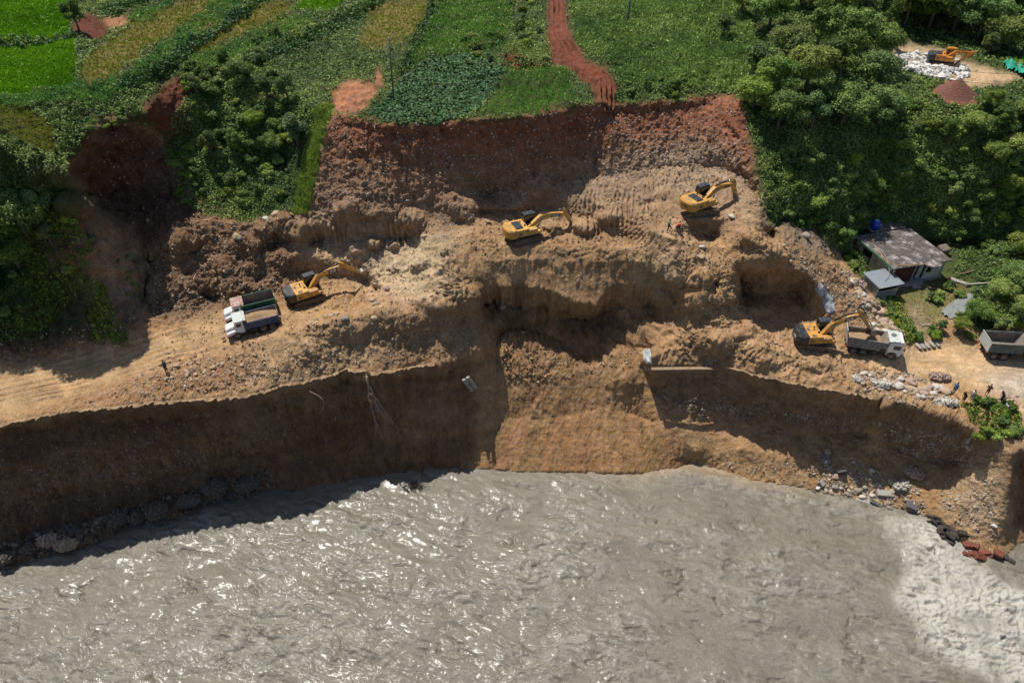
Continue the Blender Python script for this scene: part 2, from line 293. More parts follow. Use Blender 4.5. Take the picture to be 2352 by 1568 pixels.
LB((.25,.19,.13), [(560,925),(640,915),(660,960),(600,985),(500,985),(480,940)], .5); LB((.11,.065,.04), [(660,980),(760,940),(860,930),(870,1000),(760,1040),(660,1060)], .6, 6); LB((.26,.17,.10), [(880,930),(980,900),(1060,900),(1050,990),(960,1030),(900,1000)], .55); LB((.10,.06,.038), [(620,1060),(760,1050),(900,1040),(1080,1020),(1080,1060),(850,1085),(700,1112),(610,1115)], .6)
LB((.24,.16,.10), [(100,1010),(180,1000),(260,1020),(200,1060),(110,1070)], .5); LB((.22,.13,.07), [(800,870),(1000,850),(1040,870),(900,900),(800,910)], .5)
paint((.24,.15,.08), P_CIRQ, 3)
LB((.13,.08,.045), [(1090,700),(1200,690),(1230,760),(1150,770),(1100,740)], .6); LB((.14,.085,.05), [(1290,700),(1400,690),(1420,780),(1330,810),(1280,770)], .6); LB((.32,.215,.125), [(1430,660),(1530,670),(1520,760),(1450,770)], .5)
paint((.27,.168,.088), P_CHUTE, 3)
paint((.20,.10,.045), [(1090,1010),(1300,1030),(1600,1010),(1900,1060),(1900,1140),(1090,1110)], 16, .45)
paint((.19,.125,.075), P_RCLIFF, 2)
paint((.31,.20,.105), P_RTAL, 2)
paint((.38,.29,.19), [(2230,1070),(2310,1035),(2300,1200),(2250,1240),(2170,1150)], 5)
paint((.21,.125,.07), [(2320,1036),(2420,1036),(2420,1230),(2310,1230)], 3)
paint((.17,.105,.062), [(350,600),(400,520),(690,490),(680,600),(640,690),(420,740),(350,740)], 4)
paint((.12,.085,.06), [(360,650),(450,640),(500,700),(400,745),(355,730)], 4, .7)
paint((.37,.30,.205), [(650,600),(820,520),(1010,500),(1060,545),(1010,600),(1040,700),(940,700),(850,670),(760,590)], 6)
paint((.42,.345,.225), [(1000,550),(1020,640),(950,700),(880,690),(940,600)], 7, .8)
paint((.29,.215,.14), [(700,480),(900,480),(1000,520),(900,570),(700,565)], 4)
paint((.29,.195,.11), [(1010,560),(1500,600),(1560,690),(1365,690),(1080,668)], 6, .8)
paint((.30,.215,.13), [(560,790),(1040,700),(1110,790),(1060,820),(800,846),(560,912)], 4)
paint((.23,.115,.06), [(880,710),(1040,705),(1080,800),(850,840)], 10, .5)
paint((.38,.305,.20), [(1490,540),(1560,540),(1570,650),(1480,700),(1500,600)], 6, .7)
paint((.18,.08,.045), [(1330,560),(1450,570),(1440,600),(1290,600)], 8, .6)
paint((.19,.10,.06), [(930,520),(1060,455),(1100,500),(1020,540)], 3, .9); paint((.22,.12,.07), [(1195,460),(1240,415),(1290,450),(1260,500)], 4, .8)
paint((.36,.30,.215), [(1220,440),(1300,418),(1550,385),(1740,390),(1740,500),(1560,440),(1330,470)], 6)
paint((.42,.37,.28), [(1430,400),(1640,385),(1690,420),(1500,450)], 5, .8)
paint((.27,.18,.11), [(1745,510),(1990,700),(2080,800),(1980,790),(1880,680),(1790,590)], 5)
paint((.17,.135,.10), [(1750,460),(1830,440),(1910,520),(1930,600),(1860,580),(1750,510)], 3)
paint((.32,.215,.125), [(1690,690),(1900,720),(1990,850),(2000,910),(1500,840),(1560,740)], 8, .7)
# face bands
paint((.25,.135,.075), P_FACE, 1)
paint((.25,.175,.115), [(690,420),(760,400),(900,430),(1100,440),(1250,420),(1300,380),(1450,345),(1640,330),(1760,420),(1740,520),(690,520)], 9, .85)
paint((.36,.29,.19), [(1340,400),(1480,350),(1660,320),(1730,400),(1600,400),(1400,420)], 8, .7)
paint((.215,.078,.04), [(740,250),(740,330),(900,345),(1100,330),(1300,340),(1450,320),(1600,300),(1680,330),(1760,420),(1760,200),(1500,215),(1290,230)], 8, .9)
# vegetation ground
VEGG = zone(P_PLAT, 1); NOSE = zone([(-420,600),(0,720),(60,620),(140,600),(215,640),(205,760),(100,790),(0,800),(-420,820)], 4)
paint((.045,.065,.02), None, m=VEGG); paint((.12,.08,.05), P_LNOSE, 3, 1.0); paint((.04,.055,.02), None, m=NOSE)
paint((.045,.065,.02), [(-420,230),(0,230),(110,380),(170,450),(140,560),(60,640),(0,760),(-420,800)], 4)
paint((.30,.22,.155), [(200,480),(260,540),(330,620),(320,680),(240,700),(190,640)], 7, .8); paint((.24,.19,.14), [(330,600),(350,700),(250,780),(200,720)], 8, .6)
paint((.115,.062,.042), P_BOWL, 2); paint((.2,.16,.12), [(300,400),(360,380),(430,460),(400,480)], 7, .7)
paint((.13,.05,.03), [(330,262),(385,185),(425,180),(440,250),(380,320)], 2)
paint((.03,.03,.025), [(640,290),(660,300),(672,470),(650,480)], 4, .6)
# fields
RICE = [[(-420,0),(150,-10),(160,60),(150,85),(0,104),(-420,110)], [(-420,125),(0,112),(172,92),(178,150),(172,205),(0,230),(-420,240)], [(700,0),(680,24),(760,28),(800,0)], [(2290,142),(2352,150),(2700,190),(2700,140),(2352,138)]]
for p in RICE: paint((.085,.20,.008), p, 0)
DRYF = [[(215,130),(300,60),(380,20),(500,-10),(560,-20),(430,60),(330,120),(270,175),(200,200),(180,170)], [(430,110),(480,60),(640,5),(680,20),(560,80),(450,130)], [(860,20),(990,-10),(960,80),(900,110),(820,110)]]
for p in DRYF: paint((.15,.125,.04), p, 2)
BAREP = [[(760,268),(762,215),(810,188),(860,195),(868,220),(832,264)], [(232,45),(300,38),(290,62),(240,66)], [(480,52),(520,60),(460,95),(440,90)], [(868,150),(885,200),(860,200)]]
for p in BAREP: paint((.31,.15,.085), p, 1)
paint((.10,.035,.022), [(160,80),(205,30),(255,70),(230,100),(170,85)], 1)
TRK = [(1256,-200),(1304,-200),(1300,40),(1316,100),(1350,145),(1398,160),(1412,200),(1416,245),(1368,245),(1352,200),(1316,165),(1270,150),(1256,90)]
paint((.135,.048,.028), TRK, 1)
paint((.17,.05,.028), [(1158,128),(1256,135),(1264,165),(1160,158)], 0)
paint((.075,.11,.025), [(1160,100),(1258,108),(1256,133),(1158,126)], 2)
paint((.16,.20,.035), [(768,244),(750,300),(726,400),(710,495),(676,495),(692,400),(712,320),(738,248)], 0)
# yard, roads, terrace
paint((.14,.135,.055), [(1990,655),(2190,640),(2230,660),(2220,710),(2150,735),(2140,780),(2100,790),(2080,740),(2040,700)], 2)
paint((.3,.24,.17), [(2080,700),(2100,700),(2130,790),(2115,795)], 1, .7); paint((.3,.24,.17), [(2105,700),(2120,700),(2150,785),(2140,790)], 1, .7)
paint((.43,.31,.18), [(2080,800),(2250,792),(2700,792),(2700,920),(2330,900),(2150,880),(2010,860),(1990,820)], 2)
paint((.37,.345,.29), [(2240,860),(2352,850),(2700,850),(2700,930),(2352,925),(2280,900)], 5)
paint((.36,.255,.145), [(-420,870),(0,862),(150,830),(350,775),(520,720),(560,760),(540,800),(380,850),(200,905),(0,955),(-420,990)], 3)
paint((.21,.12,.065), [(130,930),(250,900),(400,845),(560,810),(640,840),(560,880),(300,925),(160,945)], 5, .75)
paint((.40,.30,.19), [(2046,95),(2100,105),(2240,150),(2330,170),(2352,185),(2300,195),(2230,200),(2120,165),(2046,135)], 1)
paint((.20,.09,.06), [(2130,215),(2180,185),(2230,200),(2240,240),(2195,245)], 0)
paint((.08,.105,.03), [(2060,240),(2120,225),(2150,270),(2100,310)], 3, .8)
# colour mottling in the ground itself
mot = fbm(CU/45., CV/30., 2.2, 5); COLS *= (1+.35*mot)[..., None]
COLS[..., 0] *= 1+.10*fbm(CU/90., CV/60., 8.1, 4); COLS = np.clip(COLS*np.array([1.04, .965, .91]), .004, .7)
# relief maps: rough clods (m), flutes (m), stones 0..1
ROUGH = np.full((nv, nu), .36); FLUTE = np.zeros((nv, nu)); STONY = np.full((nv, nu), .12); CLOD = np.full((nv, nu), .42)
def setm(M, val, poly, soft=4):
    m = zone(poly, soft); M[:] = M*(1-m)+val*m
P_ROADS = [[(2080,800),(2250,792),(2700,792),(2700,930),(2352,925),(2150,885),(2040,860)], [(-420,870),(0,862),(150,830),(350,775),(520,720),(600,720),(600,770),(540,800),(380,850),(200,905),(0,955),(-420,990)], [(2046,95),(2240,150),(2352,180),(2240,200),(2046,140)], [(1990,655),(2230,640),(2220,720),(2140,790),(2080,740)]]
setm(ROUGH, .42, P_LCLIFF, 2); setm(FLUTE, .5, P_LCLIFF, 2); setm(CLOD, .05, P_LCLIFF, 2); setm(STONY, .25, P_LCLIFF)
setm(STONY, .75, [(0,1060),(600,1000),(640,950),(700,960),(620,1040),(0,1200)], 8)
setm(ROUGH, .2, P_CIRQ, 2); setm(FLUTE, .85, P_CIRQ, 2); setm(CLOD, .06, P_CIRQ, 2); setm(ROUGH, .12, P_CHUTE, 2); setm(FLUTE, .26, P_CHUTE, 2); setm(CLOD, .05, P_CHUTE, 2)
setm(CLOD, .3, [(1130,770),(1200,765),(1340,835),(1340,860),(1160,880)], 2)
setm(ROUGH, .26, P_RCLIFF, 2); setm(CLOD, .1, P_RCLIFF, 2); setm(FLUTE, .35, P_RCLIFF, 2); setm(STONY, .75, P_RCLIFF); setm(STONY, .3, P_RTAL); setm(ROUGH, .2, P_RTAL); setm(FLUTE, .15, P_RTAL); setm(CLOD, .22, P_RTAL)
setm(STONY, 1., P_FACE); setm(ROUGH, .3, P_FACE); setm(FLUTE, .5, P_FACE); setm(CLOD, .15, P_FACE)
setm(STONY, .5, [(350,600),(400,520),(690,490),(680,600),(640,690),(420,740),(350,740)])
setm(ROUGH, .8, [(350,600),(400,520),(690,490),(680,600),(640,690),(420,740),(350,740)])
setm(FLUTE, .45, [(560,790),(1040,700),(1110,790),(1060,820),(800,846),(560,912)]); setm(CLOD, .3, [(560,790),(1040,700),(1110,790),(1060,820),(800,846),(560,912)]); setm(ROUGH, .35, [(560,790),(1040,700),(1110,790),(1060,820),(800,846),(560,912)])
setm(FLUTE, .35, [(1010,575),(1560,575),(1690,620),(1690,760),(1560,740),(1365,690),(1080,668)], 3); setm(ROUGH, .14, [(1010,575),(1560,575),(1560,740),(1365,690),(1080,668)], 3); setm(CLOD, .06, [(1010,585),(1560,585),(1560,740),(1365,690),(1080,668)], 3); setm(ROUGH, .55, [(650,600),(1010,500),(1050,700),(850,700)])
setm(FLUTE, .45, [(700,500),(1000,500),(960,560),(700,570)]); setm(ROUGH, .6, [(1500,600),(1690,612),(1700,790),(1900,820),(2000,910),(1500,830)]); setm(FLUTE, .4, [(1500,600),(1690,612),(1700,790),(1500,830)])
for p in P_ROADS: setm(ROUGH, .10, p, 3); setm(CLOD, .03, p, 3); setm(STONY, .04, p, 3)
m = VEGG; ROUGH = ROUGH*(1-m)+.5*m; CLOD *= 1-m; STONY *= 1-m; FLUTE *= 1-m
setm(STONY, 1., P_FACE, 2)
for p in [(P_LNOSE)]: setm(FLUTE, .8, p); setm(STONY, .3, p)
setm(FLUTE, .4, P_BOWL); setm(ROUGH, .6, P_BOWL); setm(STONY, .35, P_BOWL)
UND = (CV > np.interp(CU, [u for u, v in SHORE], [v for u, v in SHORE])+25).astype(float)
for M in (ROUGH, CLOD, FLUTE): M *= 1-blur(UND, 2)
M_ = zone(TRK, 1, False); ROUGH = ROUGH*(1-M_)+.4*M_; CLOD = CLOD*(1-M_)+.2*M_
setm(ROUGH, .22, [(1690,600),(1860,612),(1900,700),(1850,745),(1720,745)], 3); setm(CLOD, .12, [(1690,600),(1860,612),(1900,700),(1850,745),(1720,745)], 3); setm(FLUTE, .5, [(1690,600),(1860,612),(1900,700),(1720,720)], 3)
setm(STONY, .9, [(0,1075),(200,1040),(420,1010),(600,985),(640,945),(700,955),(640,1010),(600,1030),(420,1060),(200,1100),(0,1140)], 5)
# local stamps: (u, v, radius px, height m, aspect)  hand-placed lumps, pits, steps
STAMPS = [(960,600,30,.7,.5),(905,640,24,-.6,.6),(830,575,26,.6,.6),(740,545,26,-.6,.6),(1060,520,24,-.5,.6),(1120,455,20,-.6,.8),(1395,500,26,.6,.5),(1500,470,30,-.4,.5),(1560,520,24,.4,.5),(1730,590,26,.5,.6),(1640,650,22,-.6,1.1),(1600,640,18,.6,1.2),(440,570,26,-.6,.6),(520,610,28,.6,.5),(590,640,22,-.5,.6),(950,735,26,.5,.9),(820,760,26,.4,.9),(700,800,26,.4,.8),(1060,735,20,-.5,1),(1880,840,30,.4,.5),(1760,835,26,.35,.5),(1980,700,24,.35,.6),(1625,548,24,-.7,.5),(1705,660,26,-.6,1),(1085,475,22,.5,.9),(1235,428,30,.6,.7),(1040,470,30,.5,.7),(950,505,26,.7,.6),(760,690,40,.5,.4),(905,560,18,.9,.5),
 (1015,700,20,.6,.6),(620,690,18,.5,.5),(1340,520,26,1.0,.5),(1270,525,28,.7,.4),(1430,870,40,.6,.9),(1555,860,20,-.3,1),(1645,785,30,.6,.6),(2010,640,20,.4,.6),(640,558,30,-1.2,.7),(485,680,30,-.9,.6),(1590,690,34,.9,.9),(2030,930,26,.9,.6),(1700,770,26,.5,.5),(860,560,16,.8,.5),(800,480,30,.5,.5),(430,560,40,.6,.5),(580,560,30,.5,.5),(1750,715,40,.7,.4)]
DZ = np.zeros((nv, nu))
for (u, v, r, h, a) in STAMPS:
    d = ((WU-u)/r)**2+((WV-v)/(r*a))**2; DZ += h*np.exp(-d**1.3)
ZC2 = ZC+DZ
# flat standings under machines, lorries and the house: (u, v, ru, rv)
for (u, v, ru, rv) in [(708,688,62,34),(1205,548,62,28),(1605,484,60,26),(1870,790,66,30),(2161,151,60,12),(574,758,72,28),(569,724,72,26),(2010,808,76,28),(2320,814,90,30),(2095,640,75,20)]:
    m = np.exp(-(((CU-u)/ru)**2+((CV-v)/rv)**2)**2*1.2); zc = float(samp(ZC, u, v))
    ZC2 = ZC2*(1-m)+zc*m; ROUGH = ROUGH*(1-.85*m); CLOD = CLOD*(1-.7*m); FLUTE = FLUTE*(1-m)
# --- final sheet
us = np.concatenate([np.arange(U0, -30, 10), np.arange(-30, 2385, 1.75), np.arange(2385, U1, 10)])
v_s = np.concatenate([np.arange(V0, -20, 8), np.arange(-20, 1330, 1.75), np.arange(1330, V1, 14)])
UU, VV = np.meshgrid(us, v_s); nC, nR = len(us), len(v_s)
Z0 = samp(ZC2, UU, VV); X0, Y0, Z0 = at(UU, VV, Z0)
P0 = np.stack([X0, Y0, Z0], -1)
def normals(P):
    du = np.gradient(P, axis=1); dv_ = np.gradient(P, axis=0); n = np.cross(du, -dv_); n /= np.linalg.norm(n, axis=-1)[..., None]+1e-9
    s = np.sign(n[..., 2:3]); s[s == 0] = 1; return n*s
# blurred normals, so displacement pushes cliffs outwards as a whole
N0 = normals(P0); vd = np.array([0, 0, CAMZ])-P0; vd /= np.linalg.norm(vd, axis=-1)[..., None]
f = np.sum(N0*vd, -1, keepdims=True); N0 = np.where(f < 0, -N0, N0)
N0 = np.stack([blur(N0[..., i], 4) for i in range(3)], -1); N0 /= np.linalg.norm(N0, axis=-1)[..., None]
rg = samp(ROUGH, UU, VV); fl = samp(FLUTE, UU, VV); st = samp(STONY, UU, VV); cl = samp(CLOD, UU, VV)
D = rg*(1.6*fbm(X0/5.5, Y0/5.5, Z0/5.5, 3)-.55*np.clip(fbm(X0/3.1, Y0/3.1, Z0/6.+4, 3, True)-.25, 0, 1)+.75*fbm(X0/1.7, Y0/1.7, Z0/1.9, 4, True)+.30*fbm(X0/.7+3, Y0/.9, Z0/.9, 3, True)*np.clip(.7+1.6*perlin(X0/6, Y0/6, Z0/6), 0, 1.5))
D += fl*(fbm(X0/1.5+.25*Y0, Y0/4.0, Z0/11.0, 4, True)-.1)
D += .22*fl*fbm(X0/.45, Y0/1.2, Z0/5., 2, True)
D += cl*1.0*np.clip(fbm(X0/.75, Y0/.75, Z0/.75, 4, True)-.05, -.3, 1)*np.clip(.5+1.2*perlin(X0/4, Y0/4, Z0/4+3), 0, 1.3)
D += st*.17*fbm(X0/.5, Y0/.5, Z0/.5, 2)+(.25+cl)*.20*np.clip(fbm(X0/.42, Y0/.42, Z0/.42+7, 3, True)-.1, -.2, 1)*np.clip(.4+2*perlin(X0/2.3, Y0/2.3, Z0/2.3+8), 0, 1.5)*(rg > .12)
# excavator teeth combing on cut banks
def comb(poly, ang, wl, amp):
    m = samp(zone(poly, 3), UU, VV); s = (X0*math.cos(ang)+Y0*math.sin(ang))/wl+.6*perlin(X0/2.5, Y0/2.5, Z0/3)
    return m*amp*(np.abs(np.sin(math.pi*s))-.5)*np.clip(.6+1.5*perlin(X0/2.2, Y0/2.2, 5.), 0, 1)
D += comb([(1420,405),(1480,380),(1680,395),(1640,440),(1470,450)], R(10), .55, .5)+comb([(1330,440),(1500,450),(1480,540),(1380,570),(1330,500)], R(-10), .6, .5)
D += comb([(700,500),(960,490),(930,560),(700,575)], 0, .6, .45)+comb([(1340,520),(1500,500),(1490,590),(1300,600)], R(100), .5, .22)
D += comb([(1095,440),(1188,440),(1182,480),(1100,482)], 0, .4, .2)+comb([(1640,235),(1720,260),(1730,350),(1660,300)], R(0), .4, .2)
D += samp(zone([(u, v+8) for u, v, z in RIM if v < 700]+[(1510,715),(1430,735),(1350,810),(1280,780),(1200,750),(1125,765)], 3), UU, VV)*1.5*(fbm(X0/3.0, Y0/14, Z0/30, 3, True)-.25)+samp(zone(P_LCLIFF, 6), UU, VV)*.8*(fbm(X0/4.5, Y0/12, Z0/12, 4, True)-.25)+samp(zone(P_LNOSE, 6), UU, VV)*1.1*(fbm(X0/4.5+Z0*.1, Y0/9, Z0/14, 3, True)-.25)
# wheel ruts on the haul roads
def ruts(line, half, amp):
    d = np.full(UU.shape, 1e9)
    for (a, b) in zip(line[:-1], line[1:]):
        ax, ay, bx, by = *a, *b; t = np.clip(((UU-ax)*(bx-ax)+(VV-ay)*(by-ay))/((bx-ax)**2+(by-ay)**2), 0, 1)
        s = np.sign((bx-ax)*(VV-ay)-(by-ay)*(UU-ax)); dd = np.hypot(UU-ax-t*(bx-ax), VV-ay-t*(by-ay)); d = np.where(dd < np.abs(d), dd*s, d)
    m = np.abs(d) < half; e = np.clip((half-np.abs(d))/6, 0, 1)
    return e*amp*(np.sin(d*.55+2.5*perlin(UU/120, VV/60, 1.))+.6*np.sin(d*1.03+1))*np.clip(.5+1.3*perlin(UU/70, VV/40, 3.), .1, 1)
D += ruts([(-60,912),(150,868),(350,808),(560,745)], 44, .12)+ruts([(2030,845),(2200,850),(2420,880)], 34, .03)+ruts([(1282,-40),(1285,90),(1330,150),(1385,190),(1392,240)], 24, .5)
ax_, ay_, _z = at(1420, 640, 12.); AN = np.arctan2(X0-ax_, ay_-Y0+3); CM = samp(zone(P_CHUTE, 3), UU, VV); STK = fbm(AN*9, np.hypot(X0-ax_, Y0-ay_)/11, 3., 5)
D += CM*(.42*np.clip((VV-820)/150, .25, 1)*STK+.10*fbm(X0/.6, Y0/.9, Z0, 3, True))
RT = ruts([(1282,-40),(1285,90),(1330,150),(1385,190),(1392,240)], 26, 1.)+.6*ruts([(-60,912),(150,868),(350,808),(560,745)], 44, 1.)
D *= np.clip((VV+210)/200, 0, 1)
P1 = P0+N0*D[..., None]
P1[..., 2] = np.where(P0[..., 2] > .35, np.maximum(P1[..., 2], .05), P1[..., 2])
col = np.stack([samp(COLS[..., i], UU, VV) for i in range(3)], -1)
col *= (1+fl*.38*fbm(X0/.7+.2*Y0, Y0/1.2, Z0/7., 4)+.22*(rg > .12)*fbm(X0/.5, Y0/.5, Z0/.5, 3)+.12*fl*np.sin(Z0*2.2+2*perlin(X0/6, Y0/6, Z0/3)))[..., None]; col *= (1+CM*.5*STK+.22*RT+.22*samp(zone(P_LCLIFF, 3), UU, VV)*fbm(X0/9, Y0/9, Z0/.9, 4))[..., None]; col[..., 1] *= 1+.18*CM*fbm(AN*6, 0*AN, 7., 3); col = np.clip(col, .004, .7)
idx = np.arange(nR*nC).reshape(nR, nC)
quads = np.stack([idx[1:, :-1], idx[1:, 1:], idx[:-1, 1:], idx[:-1, :-1]], -1).reshape(-1, 4)
def ground_material():
    m = bpy.data.materials.new('ground_soil'); m.use_nodes = True; n = m.node_tree; b = n.nodes['Principled BSDF']; b.inputs['Roughness'].default_value = .92; b.inputs['Specular IOR Level'].default_value = .15
    N = n.nodes.new; K = n.links.new
    tc = N('ShaderNodeTexCoord'); vc = N('ShaderNodeVertexColor'); vc.layer_name = 'col'; sa = N('ShaderNodeAttribute'); sa.attribute_name = 'stony'
    def noise(s, d=6, r=.6):
        t = N('ShaderNodeTexNoise'); t.inputs['Scale'].default_value = s; t.inputs['Detail'].default_value = d; t.inputs['Roughness'].default_value = r; K(tc.outputs['Object'], t.inputs['Vector']); return t
    def mr(src, a, b_, c, d):
        t = N('ShaderNodeMapRange'); K(src, t.inputs[0]); [setattr(t.inputs[i+1], 'default_value', x) for i, x in enumerate((a, b_, c, d))]; return t.outputs[0]
    def mth(op, a, b_=None):
        t = N('ShaderNodeMath'); t.operation = op
        for i, x in enumerate((a, b_)):
            if x is None: continue
            if isinstance(x, (int, float)): t.inputs[i].default_value = x
            else: K(x, t.inputs[i])
        return t.outputs[0]
    n1 = noise(.7); n2 = noise(5, 8, .7); n3 = noise(2.0, 5)
    val = mth('MULTIPLY', mr(n1.outputs[0], .3, .7, .78, 1.22), mr(n2.outputs[0], .28, .72, .6, 1.38))
    hs = N('ShaderNodeHueSaturation'); K(vc.outputs[0], hs.inputs['Color']); K(val, hs.inputs['Value']); K(mr(n3.outputs[0], .3, .7, .85, 1.15), hs.inputs['Saturation'])
    vo = N('ShaderNodeTexVoronoi'); vo.inputs['Scale'].default_value = 3.6; vo.inputs['Randomness'].default_value = 1; K(tc.outputs['Object'], vo.inputs['Vector'])
    mask = mr(vo.outputs['Distance'], .42, .30, 0, 1); sep = N('ShaderNodeSeparateColor'); K(vo.outputs['Color'], sep.inputs[0])
    pick = mth('MULTIPLY', mask, mr(mth('ADD', sep.outputs[0], sa.outputs['Fac']), .95, 1.15, 0, 1))
    mx = N('ShaderNodeMix'); mx.data_type = 'RGBA'; K(mth('MULTIPLY', pick, .55), mx.inputs[0]); K(hs.outputs[0], mx.inputs[6])
    st = N('ShaderNodeHueSaturation'); K(hs.outputs[0], st.inputs['Color']); st.inputs['Saturation'].default_value = .55; K(mr(sep.outputs[1], 0, 1, .75, 2.3), st.inputs['Value']); K(st.outputs[0], mx.inputs[7])
    K(mx.outputs[2], b.inputs['Base Color'])
    bp = N('ShaderNodeBump'); bp.inputs['Strength'].default_value = .9; bp.inputs['Distance'].default_value = .14; K(n2.outputs[0], bp.inputs['Height'])
    b2 = N('ShaderNodeBump'); b2.inputs['Strength'].default_value = 1; b2.inputs['Distance'].default_value = .16; K(pick, b2.inputs['Height']); K(bp.outputs[0], b2.inputs['Normal'])
    K(b2.outputs[0], b.inputs['Normal']); return m
MG = ground_material()
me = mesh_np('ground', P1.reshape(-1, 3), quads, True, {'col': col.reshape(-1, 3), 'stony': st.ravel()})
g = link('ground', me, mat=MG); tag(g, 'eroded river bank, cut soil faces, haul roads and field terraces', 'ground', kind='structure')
def spot(u, v):
    """final terrain point under photo pixel (u,v)"""
    j = np.interp(u, us, np.arange(nC)); i = np.interp(v, v_s, np.arange(nR)); a, b = int(i), int(j); a = min(a, nR-2); b = min(b, nC-2); fi, fj = i-a, j-b
    p = (P1[a, b]*(1-fj)+P1[a, b+1]*fj)*(1-fi)+(P1[a+1, b]*(1-fj)+P1[a+1, b+1]*fj)*fi
    return Vector([float(x) for x in p])
NF = normals(P1); 
def nrm(u, v):
    j = int(np.interp(u, us, np.arange(nC))); i = int(np.interp(v, v_s, np.arange(nR))); return Vector([float(x) for x in NF[i, j]])
# far land beyond the modelled valley side (a closed backdrop of wooded slopes)
far = np.array([[-420, -200], [600, -200], [1200, -200], [1900, -200], [2760, -200]], float)
fx, fy = np.meshgrid(np.linspace(-900, 900, 60), np.linspace(150, 2200, 50)); fz = 10+20*fbm(fx/300, fy/300, 1., 4)+np.clip((fy-400)/6, 0, 250)*1.0-8
fi = np.arange(60*50).reshape(50, 60); fq = np.stack([fi[:-1, :-1], fi[:-1, 1:], fi[1:, 1:], fi[1:, :-1]], -1).reshape(-1, 4)
fo = link('far_hills', mesh_np('far_hills', np.stack([fx, fy, fz], -1).reshape(-1, 3), fq), mat=mat('far_forest', (.03,.05,.02), .95, bump=(.2, 1, 3), var=.4, vscale=.05)); tag(fo, 'wooded hills beyond the terraces', 'hills', kind='structure')
